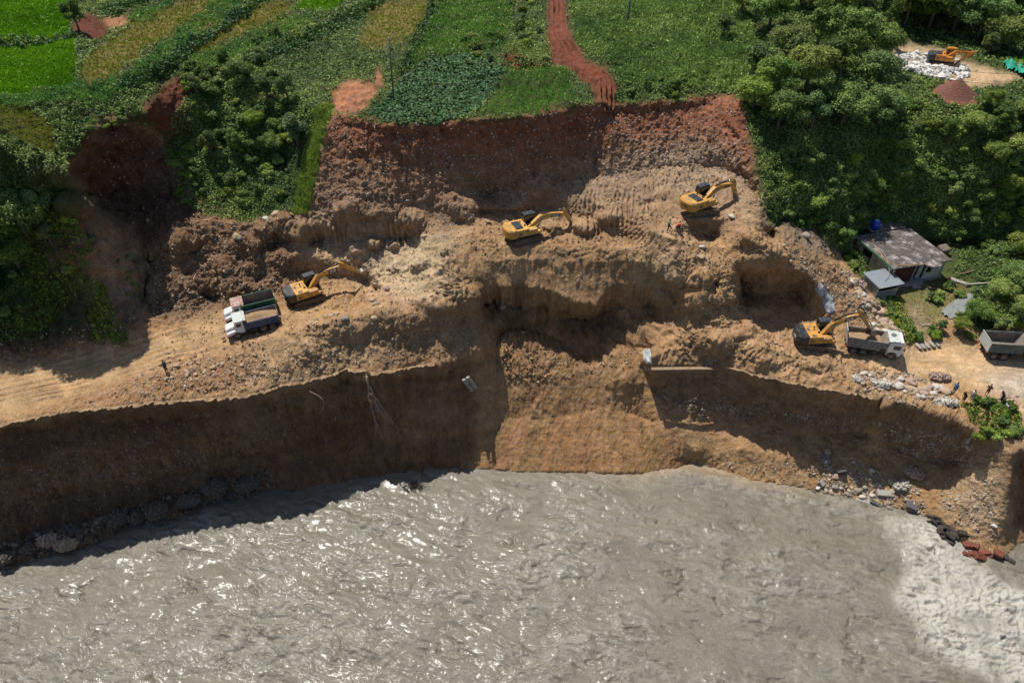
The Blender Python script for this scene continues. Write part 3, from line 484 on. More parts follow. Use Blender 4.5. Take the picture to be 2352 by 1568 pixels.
# ---------------------------------------------------------------- RIVER
def river():
    a = np.concatenate([np.arange(-420, -30, 12), np.arange(-30, 2385, 2.4), np.arange(2385, 2760, 12)]); b = np.concatenate([np.arange(1030, 1575, 2.2), np.arange(1575, 1850, 10)])
    A, B = np.meshgrid(a, b); X, Y, Z = at(A, B, 0.0); Z = Z*np.ones_like(X)
    # swirl-warped flow, stretched along the current (left to right, bending down at the right)
    th = -.30; wx = X+1.5*fbm(X/7, Y/7, .5, 4); wy = Y+1.5*fbm(X/7, Y/7, 6.5, 4)
    s = wx*np.cos(th)+wy*np.sin(th); t = -wx*np.sin(th)+wy*np.cos(th)
    calm = np.clip(fbm(X/9, Y/6, 3.3, 4)*2.4+.55, .04, 1.5)
    cr = np.clip(1-np.abs(fbm(s/4.5, t/1.6, 21., 5))*12, 0, 1); sr = lambda a: np.sign(a)*np.abs(a)**1.3; h = .40*fbm(s/6.5, t/3.4, .2, 3)+(.22+.78*calm)*(.26*sr(fbm(s/3.1, t/1.35, 1.2, 6, True))+.15*fbm(s/1.3, t/.6, 2.2, 4, True)+.07*fbm(s/.55, t/.33, 4., 3))
    h = h-.22*cr*np.clip(fbm(X/4, Y/3, 31., 3)*2.5+.2, 0, 1)
    fm = np.zeros_like(A); up = at(2000, 1165, 0)
    rap = inpoly(A+30*fbm(A/80, B/60, 2., 4), B+30*fbm(A/80, B/60, 8., 4), [(2015,1190),(2110,1180),(2170,1222),(2235,1275),(2330,1350),(2760,1440),(2760,1640),(2352,1590),(2190,1520),(2110,1450),(2060,1370),(2085,1290),(2050,1230)]).astype(float)
    rap = blur(rap, 4)*np.clip(.75+.8*fbm(X/3, Y/3, 5., 3), .2, 1); h = h*(1+.8*rap)+rap*(.42*fbm(s/1.9, t/1.3, 5., 4, True)+.34*fbm(s/.7, t/.5, 6., 5, True)-.2)
    ed = np.interp(A, [u for u, v in SHORE], [v for u, v in SHORE]); h *= np.clip((B-ed+15)/45, .25, 1)
    foam = rap*np.clip(fbm(s/1.7, t/.8, 9., 6, True)*4.6-.8+1.4*fbm(X/5, Y/5, 3., 2), 0, 1)+.25*np.clip(fbm(s/3., t/1.0, 12., 5, True)*2-.75, 0, 1)*calm
    crest = np.clip(1-np.abs(fbm(s/4.5, t/1.6, 21., 5))*16, 0, 1)*np.clip(fbm(X/4, Y/3, 31., 3)*2.5+.2, 0, 1); silt = np.clip(1-(B-ed)/(40+25*fbm(A/60, B/30, 2., 3)), 0, 1)*np.clip(1-np.abs(A-1620)/330., 0, 1)
    wc = np.empty(A.shape+(3,)); wc[:] = (.128,.113,.083); wc = wc*(1+.14*fbm(X/7, Y/5, 4., 4)+.30*fbm(s/3.6, t/.6, 14., 5)+.12*fbm(s/.7, t/.3, 15., 3, True))[..., None]
    for m, c in ((np.clip(crest, 0, 1)*.6, (.065,.052,.034)), (rap*.4, (.20,.19,.155)), (np.clip(foam, 0, 1)*.85, (.46,.44,.39)), (silt*.7, (.36,.24,.13))): wc = wc*(1-m[..., None])+np.array(c)*m[..., None]
    wid = np.arange(A.size).reshape(A.shape); q = np.stack([wid[1:, :-1], wid[1:, 1:], wid[:-1, 1:], wid[:-1, :-1]], -1).reshape(-1, 4)
    m = bpy.data.materials.new('muddy_water'); m.use_nodes = True; n = m.node_tree; bs = n.nodes['Principled BSDF']
    vc = n.nodes.new('ShaderNodeVertexColor'); vc.layer_name = 'col'; n.links.new(vc.outputs[0], bs.inputs['Base Color']); bs.inputs['IOR'].default_value = 1.36; bs.inputs['Coat Weight'].default_value = .8; bs.inputs['Coat Roughness'].default_value = .2; bs.inputs['Coat IOR'].default_value = 1.5; bs.inputs['Specular IOR Level'].default_value = 1.0
    at_ = n.nodes.new('ShaderNodeAttribute'); at_.attribute_name = 'foam'; r = n.nodes.new('ShaderNodeMapRange'); r.inputs[3].default_value = .36; r.inputs[4].default_value = .6; n.links.new(at_.outputs['Fac'], r.inputs[0]); n.links.new(r.outputs[0], bs.inputs['Roughness'])
    r2 = n.nodes.new('ShaderNodeMapRange'); r2.inputs[3].default_value = .12; r2.inputs[4].default_value = 0; n.links.new(at_.outputs['Fac'], r2.inputs[0]); n.links.new(r2.outputs[0], bs.inputs['Coat Weight'])
    tc = n.nodes.new('ShaderNodeTexCoord'); tx = n.nodes.new('ShaderNodeTexNoise'); tx.inputs['Scale'].default_value = 4.5; tx.inputs['Detail'].default_value = 7; tx.inputs['Roughness'].default_value = .62; tx.inputs['Distortion'].default_value = 1.2; n.links.new(tc.outputs['Object'], tx.inputs[0])
    bp = n.nodes.new('ShaderNodeBump'); bp.inputs['Distance'].default_value = .13; bp.inputs['Strength'].default_value = .9; n.links.new(tx.outputs[0], bp.inputs['Height']); n.links.new(bp.outputs[0], bs.inputs['Normal'])
    o = link('river', mesh_np('river', np.stack([X, Y, Z+h-.05], -1).reshape(-1, 3), q, True, {'col': wc.reshape(-1, 3), 'foam': np.clip(np.maximum(foam, rap*.8), 0, 1).ravel()}), mat=m)
    tag(o, 'turbulent grey-brown silty river with glints and a white rapid', 'river', kind='structure')
river()
# ---------------------------------------------------------------- VEGETATION
def tube(path, rad, seg=7, cap=True):
    """returns V,F lists for a tapered tube"""
    V = []; Fc = []; n = len(path)
    for i, p in enumerate(path):
        p = Vector(p); a = Vector(path[max(0, i-1)]); b = Vector(path[min(n-1, i+1)]); d = (b-a).normalized() if (b-a).length > 1e-6 else Vector((0, 0, 1))
        s = d.orthogonal().normalized() if i == 0 else (s-d*s.dot(d)).normalized(); t = d.cross(s)
        for k in range(seg):
            an = 2*math.pi*k/seg; V.append(p+(s*math.cos(an)+t*math.sin(an))*rad[i])
        if i:
            o = (i-1)*seg
            for k in range(seg): Fc.append((o+k, o+(k+1) % seg, o+seg+(k+1) % seg, o+seg+k))
    if cap: Fc.append(tuple(range(seg))[::-1]); Fc.append(tuple((n-1)*seg+k for k in range(seg)))
    return V, Fc
class MB:
    """collects pieces, then links them as ONE mesh object"""
    def __init__(s): s.V = []; s.F = []; s.sm = []
    def add(s, V, Fc, M=None, smooth=False):
        o = len(s.V); s.V += [(M @ Vector(v)) if M is not None else Vector(v) for v in V]; s.F += [tuple(i+o for i in f) for f in Fc]; s.sm += [smooth]*len(Fc); return s
    def box(s, c, d, rot=None, bev=0.0, M=None):
        x, y, z = d[0]/2, d[1]/2, d[2]/2; T = Matrix.Translation(c)
        if rot: T = T @ (Matrix.Rotation(rot[2], 4, 'Z') @ Matrix.Rotation(rot[1], 4, 'Y') @ Matrix.Rotation(rot[0], 4, 'X'))
        if M is not None: T = M @ T
        if bev <= 0:
            V = [(i*x, j*y, k*z) for i in (-1, 1) for j in (-1, 1) for k in (-1, 1)]
            return s.add(V, [(0, 1, 3, 2), (4, 6, 7, 5), (0, 4, 5, 1), (2, 3, 7, 6), (0, 2, 6, 4), (1, 5, 7, 3)], T)
        bm = bmesh.new(); bmesh.ops.create_cube(bm, size=1); bmesh.ops.scale(bm, vec=d, verts=bm.verts)
        bmesh.ops.bevel(bm, geom=bm.edges[:], offset=bev, segments=2, affect='EDGES', profile=.5); bm.verts.index_update()
        s.add([v.co.copy() for v in bm.verts], [tuple(v.index for v in f.verts) for f in bm.faces], T); bm.free(); return s
    def tube(s, path, rad, seg=8, smooth=True):
        if isinstance(rad, (int, float)): rad = [rad]*len(path)
        V, Fc = tube(path, rad, seg); return s.add(V, Fc, None, smooth)
    def prism(s, prof, y0, y1, M=None, bev=0):
        """extrude an (x,z) profile along y"""
        n = len(prof); V = [(x, y0, z) for x, z in prof]+[(x, y1, z) for x, z in prof]
        ar = sum(prof[i][0]*prof[(i+1) % n][1]-prof[(i+1) % n][0]*prof[i][1] for i in range(n))
        Fc = [tuple(range(n)), tuple(range(2*n-1, n-1, -1))]+[(i, i+n, (i+1) % n+n, (i+1) % n) for i in range(n)]
        if ar < 0: Fc = [f[::-1] for f in Fc]
        if bev:
            bm = bmesh.new(); vv = [bm.verts.new(v) for v in V]; [bm.faces.new([vv[i] for i in f]) for f in Fc]
            bmesh.ops.bevel(bm, geom=bm.edges[:], offset=bev, segments=1, affect='EDGES'); bm.verts.index_update()
            s.add([v.co.copy() for v in bm.verts], [tuple(v.index for v in f.verts) for f in bm.faces], M); bm.free(); return s
        return s.add(V, Fc, M)
    def cyl(s, c, r, h, axis='Z', seg=20, r2=None, smooth=True, M=None):
        A = {'Z': Matrix.Identity(4), 'X': Matrix.Rotation(math.pi/2, 4, 'Y'), 'Y': Matrix.Rotation(-math.pi/2, 4, 'X')}[axis]
        T = Matrix.Translation(c) @ A
        if M is not None: T = M @ T
        r2 = r if r2 is None else r2; V, Fc = tube([(0, 0, -h/2), (0, 0, h/2)], [r, r2], seg); return s.add(V, Fc, T, False)
    def ico(s, c, r, sub=2, M=None):
        bm = bmesh.new(); bmesh.ops.create_icosphere(bm, subdivisions=sub, radius=1); bm.verts.index_update()
        T = Matrix.Translation(c) @ Matrix.Diagonal((*r, 1)) if not isinstance(r, (int, float)) else Matrix.Translation(c) @ Matrix.Diagonal((r, r, r, 1))
        if M is not None: T = M @ T
        s.add([v.co.copy() for v in bm.verts], [tuple(v.index for v in f.verts) for f in bm.faces], T, True); bm.free(); return s
    def mesh(s, name):
        me = bpy.data.meshes.new(name); me.from_pydata([tuple(v) for v in s.V], [], s.F); me.polygons.foreach_set('use_smooth', s.sm); me.update(); return me
    def build(s, name, material, parent=None): return link(name, s.mesh(name), parent, material)
M_LEAF = mat('leaf', (.07,.13,.03), .55, attr='col', trans=.22, spec=.25)
_n = M_LEAF.node_tree; _oi = _n.nodes.new('ShaderNodeObjectInfo'); _hs = _n.nodes.new('ShaderNodeHueSaturation'); _a = next(x for x in _n.nodes if x.type == 'VERTEX_COLOR')
for _i, (_lo, _hi, _sk) in enumerate(((.472, .500, 'Hue'), (1.12, .92, 'Saturation'), (.85, 1.5, 'Value'))):
    _m = _n.nodes.new('ShaderNodeMapRange'); _m.inputs[3].default_value = _lo; _m.inputs[4].default_value = _hi
    _w = _n.nodes.new('ShaderNodeMath'); _w.operation = 'FRACT'; _p = _n.nodes.new('ShaderNodeMath'); _p.operation = 'MULTIPLY'; _p.inputs[1].default_value = (1, 7.3, 3.7)[_i]; _n.links.new(_oi.outputs['Random'], _p.inputs[0]); _n.links.new(_p.outputs[0], _w.inputs[0]); _n.links.new(_w.outputs[0], _m.inputs[0]); _n.links.new(_m.outputs[0], _hs.inputs[_sk])
for _l in list(_a.outputs[0].links): _t = _l.to_socket; _n.links.remove(_l); _n.links.new(_hs.outputs[0], _t)
_n.links.new(_a.outputs[0], _hs.inputs['Color'])
M_BARK = mat('bark', (.12,.095,.07), .9, bump=(14, .8, .05), var=.3)
def leafmesh(name, P, Nn, S, C, asp=.6, quad=True):
    """P centres, Nn normals, S sizes, C colours -> quads (kite leaves)"""
    n = len(P); P = np.asarray(P); Nn = np.asarray(Nn); Nn = Nn/(np.linalg.norm(Nn, axis=1)[:, None]+1e-9)
    r = RNG.normal(size=(n, 3)); T = np.cross(Nn, r); T /= np.linalg.norm(T, axis=1)[:, None]+1e-9; B = np.cross(Nn, T); S = np.asarray(S)[:, None]
    V = np.stack([P-T*S*.5, P-B*S*.5*asp+Nn*S*.08, P+T*S*.5, P+B*S*.5*asp+Nn*S*.08], 1).reshape(-1, 3)
    Fq = np.arange(4*n).reshape(n, 4); me = mesh_np(name, V, Fq, False, {'col': np.repeat(C, 4, axis=0)}); me.materials.append(M_LEAF); return me
def crownmesh(name, R_, H, n, leaf, base, light, lobes=9, z0=.0, flat=.8, tip=None):
    P = []; Nn = []; C = []; S = []
    cs = []
    for i in range(lobes):
        a = RNG.uniform(0, 2*math.pi); q = math.sqrt(RNG.uniform(0, 1))*.72; zz = RNG.uniform(.25, .95)
        cs.append((R_*q*math.cos(a), R_*q*math.sin(a), z0+H*(zz*(1-.35*q*q)), R_*RNG.uniform(.20, .44), RNG.uniform(.6, 1.35)))
    w_ = np.array([c[3]**2 for c in cs]); w_ /= w_.sum(); k = RNG.choice(lobes, n, p=w_)
    d = RNG.normal(size=(n, 3)); d /= np.linalg.norm(d, axis=1)[:, None]; d[:, 2] = np.where(d[:, 2] < -.35, -d[:, 2], d[:, 2])
    cc = np.array(cs)[k]; rr = cc[:, 3]*(1-.5*RNG.uniform(0, 1, n)**2.2)*(1+.5*perlin(d[:, 0]*2.2+cc[:, 0], d[:, 1]*2.2+cc[:, 1], d[:, 2]*2.2))
    P = cc[:, :3]+d*rr[:, None]*np.array([1, 1, flat]); Nn = d*.9+RNG.normal(size=(n, 3))*.55+np.array([0, 0, .35])
    m = np.clip(cc[:, 4]-.55+RNG.normal(size=n)*.22, 0, 1)[:, None]; C = np.array(base)*(1-m)+np.array(light)*m; C *= RNG.uniform(.75, 1.25, n)[:, None]
    if tip is not None:
        t = (RNG.uniform(0, 1, n) < .22) & (d[:, 2] > .2); C[t] = np.array(tip)*RNG.uniform(.7, 1.3, t.sum())[:, None]
    return leafmesh(name, P, Nn, leaf*RNG.uniform(.6, 1.3, n), np.clip(C, 0, 1))
def trunkmesh(name, h, r, limbs, spread):
    b = MB(); b.tube([(0, 0, -.6), (.05*h*.2, 0, h*.35), (-.04*h, .03*h, h*.7), (0, 0, h)], [r*1.25, r, r*.7, r*.35], 8)
    for i in range(limbs):
        a = i*2.4+.5; z = h*(.4+.45*i/limbs); e = Vector((math.cos(a)*spread, math.sin(a)*spread, z+spread*.55)); b.tube([(0, 0, z), tuple(Vector((0, 0, z)).lerp(e, .5)+Vector((0, 0, .15*spread))), tuple(e)], [r*.5, r*.33, r*.12], 6)
    me = b.mesh(name); me.materials.append(M_BARK); return me
DG = (.05,.115,.028); MGc = (.12,.20,.042); LG = (.20,.30,.06); YG = (.25,.31,.06); BG = (.065,.135,.06)
TREES = []
for i, (R_, H, n, lf, ba, li, lo, tip) in enumerate([(3.4,4.2,11500,.28,DG,LG,26,None), (3.0,4.0,10500,.27,MGc,YG,24,None), (2.6,5.0,9800,.27,DG,LG,22,None), (3.1,3.6,10000,.27,MGc,LG,24,(.24,.16,.12)), (2.0,3.4,5200,.25,BG,YG,16,None)]):
    h = H*.75; TREES.append((crownmesh('crown', R_, H, n, lf, ba, li, lo, z0=h*.45), trunkmesh('trunk', h+H*.35, .2, 5, R_*.6), R_))
SHR = []
for i, (R_, H, n, lf, ba, li, lo) in enumerate([(1.3,1.5,1500,.26,DG,MGc,8), (1.2,1.3,1400,.25,MGc,LG,8), (1.0,1.5,1100,.24,BG,LG,7), (1.4,1.1,1400,.27,MGc,YG,8)]):
    SHR.append((crownmesh('foliage', R_, H, n, lf, ba, li, lo, z0=-.15), trunkmesh('stem', H*.7, .05, 4, R_*.5), R_))
def tree(u, v, kind, s, label, cat='tree', group=None, name='broadleaf_tree', bank=TREES, parts=('crown', 'trunk'), dz=-.2, sz=None):
    p = spot(u, v); o = empty(name, (p.x, p.y, p.z+dz), random.uniform(0, 6.28)); o.scale = (s, s, sz or s); tag(o, label, cat, group)
    a, b, _ = bank[kind]; link(parts[0], a, o); link(parts[1], b, o); return o
G1 = 'trees on the gully rim right of the red cut face'
L1 = ['tall dark green tree crowding the gully rim right of the red face', 'mid green broad tree on the gully rim right of the red face', 'upright tree of mixed greens on the gully rim right of the red face', 'tree tipped with pinkish flower heads on the gully rim near the white stone bank', 'small bluish green tree on the gully rim right of the red face']
for u, v, k, s in [(1765,70,0,1.0),(1835,20,0,1.15),(1905,50,1,1.15),(1985,25,1,1.0),(1800,150,1,1.05),(1870,130,2,1.15),(1945,120,3,1.15),(2005,140,3,1.05),(1770,225,0,.95),(1845,215,1,1.1),(1915,205,2,1.1),(1985,215,0,1.05),(1730,180,4,1.0),(1725,255,1,.8),(1780,300,0,.9),(1860,300,4,1.1),(1930,290,0,1.0),(2010,290,0,.9),(1700,40,1,.8),(1660,90,4,.8),(1740,-15,1,1),(1880,-25,0,1.1),(2030,80,2,.8),(1950,-20,0,1.2)]:
    tree(u, v, k, s, L1[k], group=G1)
G2 = 'trees behind the upper excavator terrace'
L2 = ['dark green tree in the wood behind the upper terrace', 'lighter green tree in the wood behind the upper terrace', 'upright tree in the wood behind the upper terrace', 'pink tipped tree in the wood behind the upper terrace', 'bluish green small tree in the wood behind the upper terrace']
for u, v, k, s in [(2075,60,0,1.3),(2130,70,0,1.4),(2185,78,2,1.3),(2240,92,0,1.3),(2290,118,1,1.0),(2345,128,2,1.2),(2060,15,0,1.6),(2120,20,2,1.6),(2185,25,0,1.7),(2250,35,0,1.6),(2310,60,0,1.5),(2365,80,1,1.4),(2090,-30,0,1.8),(2180,-30,0,2.0),(2270,-20,2,1.8),(2350,0,0,1.9),(2265,128,4,.8),(2420,80,0,1.6)]:
    tree(u, v, k, s, L2[k], group=G2)
G3 = 'trees on the hillside above the house'
L3 = ['dark green tree on the hillside above the house', 'mid green bushy tree on the hillside above the house', 'upright loose tree on the hillside above the house', 'pink tipped tree on the hillside above the house', 'small bluish green tree on the hillside above the house']
for u, v, k, s in [(2165,330,2,.55),(2230,310,1,.6),(2290,300,2,.6),(2345,290,1,.7),(2270,380,1,.6),(2330,370,1,.7),(2180,455,4,.6),(2310,450,1,.65),(2350,520,1,.65),(2225,520,4,.6),(2330,590,1,.6),(2060,420,4,.5),(2270,250,3,.5),(2395,330,0,.9),(2400,480,1,.9)]:
    tree(u, v, k, s, L3[k], group=G3)
for u, v, k, s in [(2290,690,1,.55),(2240,735,0,.5),(2330,660,0,.6),(2200,762,1,.4),(2340,735,1,.6),(2290,762,4,.5),(2155,760,4,.4),(2400,730,1,.7)]:
    tree(u, v, k, s, 'low leafy tree in the thicket between the yard and the far right truck', group='thicket right of the yard')
for u, v, k, s in [(20,470,2,.95),(70,530,0,.95),(15,560,1,.9),(110,500,4,.8),(60,610,0,.8),(-20,640,0,1),(130,560,4,.6),(5,400,4,.9),(0,690,4,.7),(-80,520,0,1.2),(-90,660,0,1.2)]:
    tree(u, v, k, s, ['dark tree', 'leafy tree', 'tall thin tree', '', 'small bluish tree'][k]+' on the shaded slope at the left edge', group='trees on the left slope')
tree(688, 335, 4, .95, 'pale green feathery tree standing in the ravine left of the grassy ridge', group=None)
tree(490, 360, 4, .75, 'spreading pale tree leaning over the dark left bowl')
for u, v, k, s in [(560,200,0,.6),(620,235,4,.75),(665,240,2,.6),(450,215,4,.5),(590,300,1,.5),(630,350,0,.5),(600,150,4,.5),(520,170,2,.45),(545,350,2,.45),(530,430,4,.45)]:
    tree(u, v, k, s, ['dark green scrub tree', 'mid green scrub tree', 'upright scrub tree', '', 'bluish green scrub tree'][k]+' in the ravine between the left bowl and the red face', group='scrub trees in the left ravine')
tree(183, 78, 2, .6, 'young tree beside the dark post between the rice paddies')
# individual shrubs
ORD = 'first second third fourth fifth sixth seventh eighth ninth tenth eleventh twelfth thirteenth fourteenth fifteenth sixteenth seventeenth eighteenth nineteenth twentieth twenty-first twenty-second twenty-third twenty-fourth'.split()
for gname, ph in [(G1, 'of the gully rim trees'), (G2, 'in the wood behind the upper terrace'), (G3, 'of the hillside trees above the house'), ('thicket right of the yard', 'in the thicket right of the yard'), ('trees on the left slope', 'on the shaded left slope'), ('scrub trees in the left ravine', 'of the left ravine trees')]:
    T_ = [o for o in COL.objects if o.get('group') == gname and o.parent is None]; T_.sort(key=lambda o: pix(o.location)[0])
    for i, o in enumerate(T_): o['label'] = ' '.join(o['label'].split()[:3]).replace(' on','').replace(' in','').rstrip(',')+', '+ORD[i]+' from the left '+ph
def randin(poly, n, dens=None):
    xs = [p[0] for p in poly]; ys = [p[1] for p in poly]; out = []
    while len(out) < n:
        U = RNG.uniform(min(xs), max(xs), n*3); V = RNG.uniform(min(ys), max(ys), n*3); k = inpoly(U, V, poly)
        if dens is not None: k &= RNG.uniform(0, 1, len(U)) < dens(U, V)
        out += list(zip(U[k], V[k]))
    return out[:n]
SZ = [(64, [(1980,420),(2060,300),(2352,270),(2352,620),(2220,590),(2080,500),(1990,540)], 'leafy shrub on the sunlit hillside behind and above the house', 'shrubs on the hillside above the house', (.7,1.2)),
 (34, [(1760,330),(2000,330),(2010,420),(1960,560),(1900,560),(1770,500)], 'shrub in the deep shaded gully right of the cut face', 'shrubs in the shaded gully', (.7,1.2)),
 (60, [(420,150),(730,110),(705,250),(650,480),(560,500),(430,380)], 'shrub on the ravine side left of the grassy ridge', 'shrubs in the left ravine', (.6,1.1)),
 (16, [(0,430),(130,430),(200,560),(120,720),(0,760)], 'shrub clinging to the shaded left slope', 'shrubs on the left slope', (.6,1.1)),
 (14, [(2200,925),(2330,930),(2340,1000),(2240,1010)], 'bright green shrub on the bank edge in front of the onlookers', 'shrubs on the bank edge', (.45,.8)),
 (16, [(2010,680),(2040,700),(2110,780),(2090,790),(2040,750)], 'small shrub between the cobbled toe and the yard track', 'shrubs beside the yard track', (.35,.6)),
 (22, [(1420,180),(1620,190),(1600,225),(1430,228)], 'low shrub along the brink of the red face', 'shrubs on the brink', (.45,.75)),
 (20, [(2130,650),(2352,640),(2352,780),(2130,780)], 'shrub in the thicket right of the house yard', 'shrubs right of the yard', (.5,.9)),
 (16, [(1165,0),(1250,0),(1250,100),(1180,110)], 'shrub on the strip left of the red track', 'shrubs left of the red track', (.5,.9)),
 (12, [(1060,90),(1150,90),(1150,150),(1080,160)], 'grey green bush beside the bean field', 'bushes by the bean field', (.6,.9)),
 (14, [(520,90),(700,60),(860,10),(880,25),(720,95),(560,120)], 'dark shrub in the hedge bank between the upper fields', 'hedge shrubs between fields', (.5,.9)),
 (10, [(1900,560),(1980,560),(1985,640),(1930,600)], 'shrub at the left end wall of the house', 'shrubs by the house end', (.4,.7)),
 (12, [(140,350),(240,262),(330,248),(345,262),(300,275),(215,312),(160,375)], 'shrub hanging over the brink of the dark left bowl', 'shrubs on the brink of the left bowl', (.4,.7)),
 (10, [(370,340),(430,330),(470,440),(480,500),(420,470)], 'shrub on the right flank of the dark left bowl', 'shrubs in the left bowl', (.5,.9)),
 (9, [(255,560),(300,620),(330,700),(300,760),(270,680)], 'small weed tuft on the bare shaded spurs above the left road', 'tufts on the left spurs', (.3,.6)),
 (10, [(2040,215),(2130,225),(2110,300),(2050,320)], 'shrub below the white stone bank', 'shrubs below the stone bank', (.5,.9))]
for n, poly, lab, gp, (a, b) in SZ:
    for u, v in randin(poly, n): tree(u, v, RNG.integers(0, 4), RNG.uniform(a, b), lab, 'shrub', gp, 'leafy_shrub', SHR, ('foliage', 'stem'), -.1)
# ground cover that nobody could count
def cover(name, poly_list, n, size, hgt, cols, label, cat, excl=(), up=.3, upright=False, clump=1.0, asp=.6, rows=None):
    U = []; V = []
    for poly in poly_list:
        xs = [p[0] for p in poly]; ys = [p[1] for p in poly]; area = abs(sum(poly[i][0]*poly[(i+1) % len(poly)][1]-poly[(i+1) % len(poly)][0]*poly[i][1] for i in range(len(poly))))/2
        poly_n = int(n*area); u = RNG.uniform(min(xs), max(xs), int(poly_n*(max(xs)-min(xs))*(max(ys)-min(ys))/area)+1); v = RNG.uniform(min(ys), max(ys), len(u)); k = inpoly(u+9*perlin(u/25, v/25, 3.), v+9*perlin(u/25, v/25, 8.), poly); U.append(u[k]); V.append(v[k])
    U = np.concatenate(U); V = np.concatenate(V); k = np.ones(len(U), bool)
    for e in excl: k &= ~inpoly(U+7*perlin(U/20, V/20, 5.), V+7*perlin(U/20, V/20, 1.), e)
    U, V = U[k], V[k]
    j = np.interp(U, us, np.arange(nC)); i = np.interp(V, v_s, np.arange(nR)); a = np.minimum(i.astype(int), nR-2); b = np.minimum(j.astype(int), nC-2); fi = (i-a)[:, None]; fj = (j-b)[:, None]
    P = (P1[a, b]*(1-fj)+P1[a, b+1]*fj)*(1-fi)+(P1[a+1, b]*(1-fj)+P1[a+1, b+1]*fj)*fi; Ng = NF[a, b]
    cl = fbm(P[:, 0]/2.6, P[:, 1]/2.6, 3., 3); big = fbm(P[:, 0]/11, P[:, 1]/11, 9., 3)
    if rows:
        k = RNG.uniform(0, 1, len(U)) < .35+.65*(np.cos(2*math.pi*(P[:, 0]*math.cos(rows[0])+P[:, 1]*math.sin(rows[0])+.25*perlin(P[:, 0]/3, P[:, 1]/3, 1.))/rows[1]) > -.1); P, Ng, cl, big = P[k], Ng[k], cl[k], big[k]; U = U[k]
    if clump > .9:
        k = RNG.uniform(0, 1, len(U)) < np.clip(.75+1.1*cl, .2, 1); P, Ng, cl, big = P[k], Ng[k], cl[k], big[k]
    m = len(P); h = hgt*np.clip(.5+clump*1.1*cl, .08, 1.6)*RNG.uniform(.15, 1, m)
    dist = np.linalg.norm(P-np.array([0, 0, CAMZ]), axis=1)/90
    P = P+np.array([0, 0, 1])*h[:, None]
    Nn = RNG.normal(size=(m, 3))*.6+Ng*.5+np.array([0, 0, up])
    if upright: Nn = RNG.normal(size=(m, 3)); Nn[:, 2] *= .25
    cols = [np.array(c) for c in cols]; t = np.clip(.5+1.2*big+.6*cl+RNG.normal(size=m)*.25, 0, .999)*(len(cols)-1); ti = t.astype(int); tf = (t-ti)[:, None]; cc = np.array(cols+[cols[-1]])
    C = (cc[ti]*(1-tf)+cc[ti+1]*tf)*RNG.uniform(.7, 1.3, m)[:, None]
    o = link(name, leafmesh(name, P, Nn, size*dist*RNG.uniform(.6, 1.4, m), np.clip(C, 0, 1), asp)); tag(o, label, cat, kind='stuff'); return o
BEAN = [(842,262),(880,235),(910,200),(945,160),(1000,130),(1070,125),(1120,150),(1165,165),(1130,220),(1100,262),(1000,285),(900,290)]
MAIZ = [(940,150),(985,60),(1010,0),(1180,-10),(1172,60),(1160,110),(1080,125),(1000,128),(950,158)]
TALL = [(1312,0),(1700,0),(1740,100),(1720,215),(1560,205),(1430,200),(1410,160),(1330,110)]
PATCH = [(1135,235),(1165,165),(1305,165),(1320,235),(1260,262),(1100,270)]
EXC = RICE+BAREP+DRYF+[TRK, BEAN, PATCH, [(2040,85),(2110,95),(2240,140),(2330,165),(2352,180),(2300,200),(2230,205),(2110,175),(2046,150)], [(1990,655),(2190,640),(2230,660),(2220,710),(2150,735),(2150,790),(2100,795),(2060,720)], [(2130,215),(2180,185),(2230,200),(2240,240),(2195,245)], [(1985,600),(2000,520),(2110,510),(2200,600),(2180,650),(2000,660)], [(2080,790),(2400,785),(2400,850),(2080,850)], [(160,80),(205,30),(255,70),(230,100),(170,85)]]
NOTN = [(140,398),(200,310),(250,270),(300,268),(345,315),(380,390),(410,470),(480,500),(380,540),(230,480)]; NOTM = [(325,258),(380,183),(425,178),(440,225),(400,260),(365,320)]
RIDGE = [(770,244),(752,300),(728,400),(712,495),(674,495),(690,400),(710,320),(734,248)]; MEAD = [(0,240),(60,250),(120,300),(130,370),(80,360),(0,330)]
cover('undergrowth', [[(a, b) for a, b in P_PLAT if True]], .28, .25, .6, [(.042,.095,.024), (.09,.175,.035), (.15,.24,.05), (.23,.30,.07)], 'tangled green undergrowth over the terraces, gullies and hillside', 'undergrowth', EXC+[NOTN, NOTM, RIDGE, MEAD])
cover('slope_creepers', [[(0,440),(130,450),(190,560),(205,640),(100,760),(0,800)], [(190,640),(220,640),(300,800),(215,790)], [(2030,665),(2060,680),(2110,780),(2080,800),(2030,740)], [(2200,930),(2320,925),(2345,960),(2330,1010),(2245,1000)]], .14, .36, .5, [DG, MGc, LG], 'creeping green weeds on the left slope, track side and bank edge', 'weeds')
cover('rice_crop', RICE, .55, .30, .32, [(.09,.22,.008), (.14,.32,.012), (.20,.38,.02)], 'bright green young rice standing in the paddies', 'rice', upright=True, clump=.5, asp=.35)
cover('bean_crop', [BEAN], .36, .34, .5, [(.03,.09,.03), (.05,.13,.045), (.095,.19,.065)], 'dark bluish green bean plants in the field above the red face', 'bean crop', up=.9, clump=.8, asp=.8, rows=(R(15), .95))
cover('maize_crop', [MAIZ, PATCH], .30, .36, 1.0, [(.075,.17,.03), (.11,.235,.04), (.17,.30,.06)], 'green crop in rows on the plots around the bean field', 'field crop', [TRK], upright=True, clump=.5, asp=.35, rows=(R(-12), 1.1))
cover('millet_crop', [TALL], .24, .42, .9, [(.085,.155,.03), (.15,.24,.045), (.23,.31,.075)], 'tall green crop rows in the upper fields', 'field crop', [TRK], upright=True, clump=.7, asp=.4)
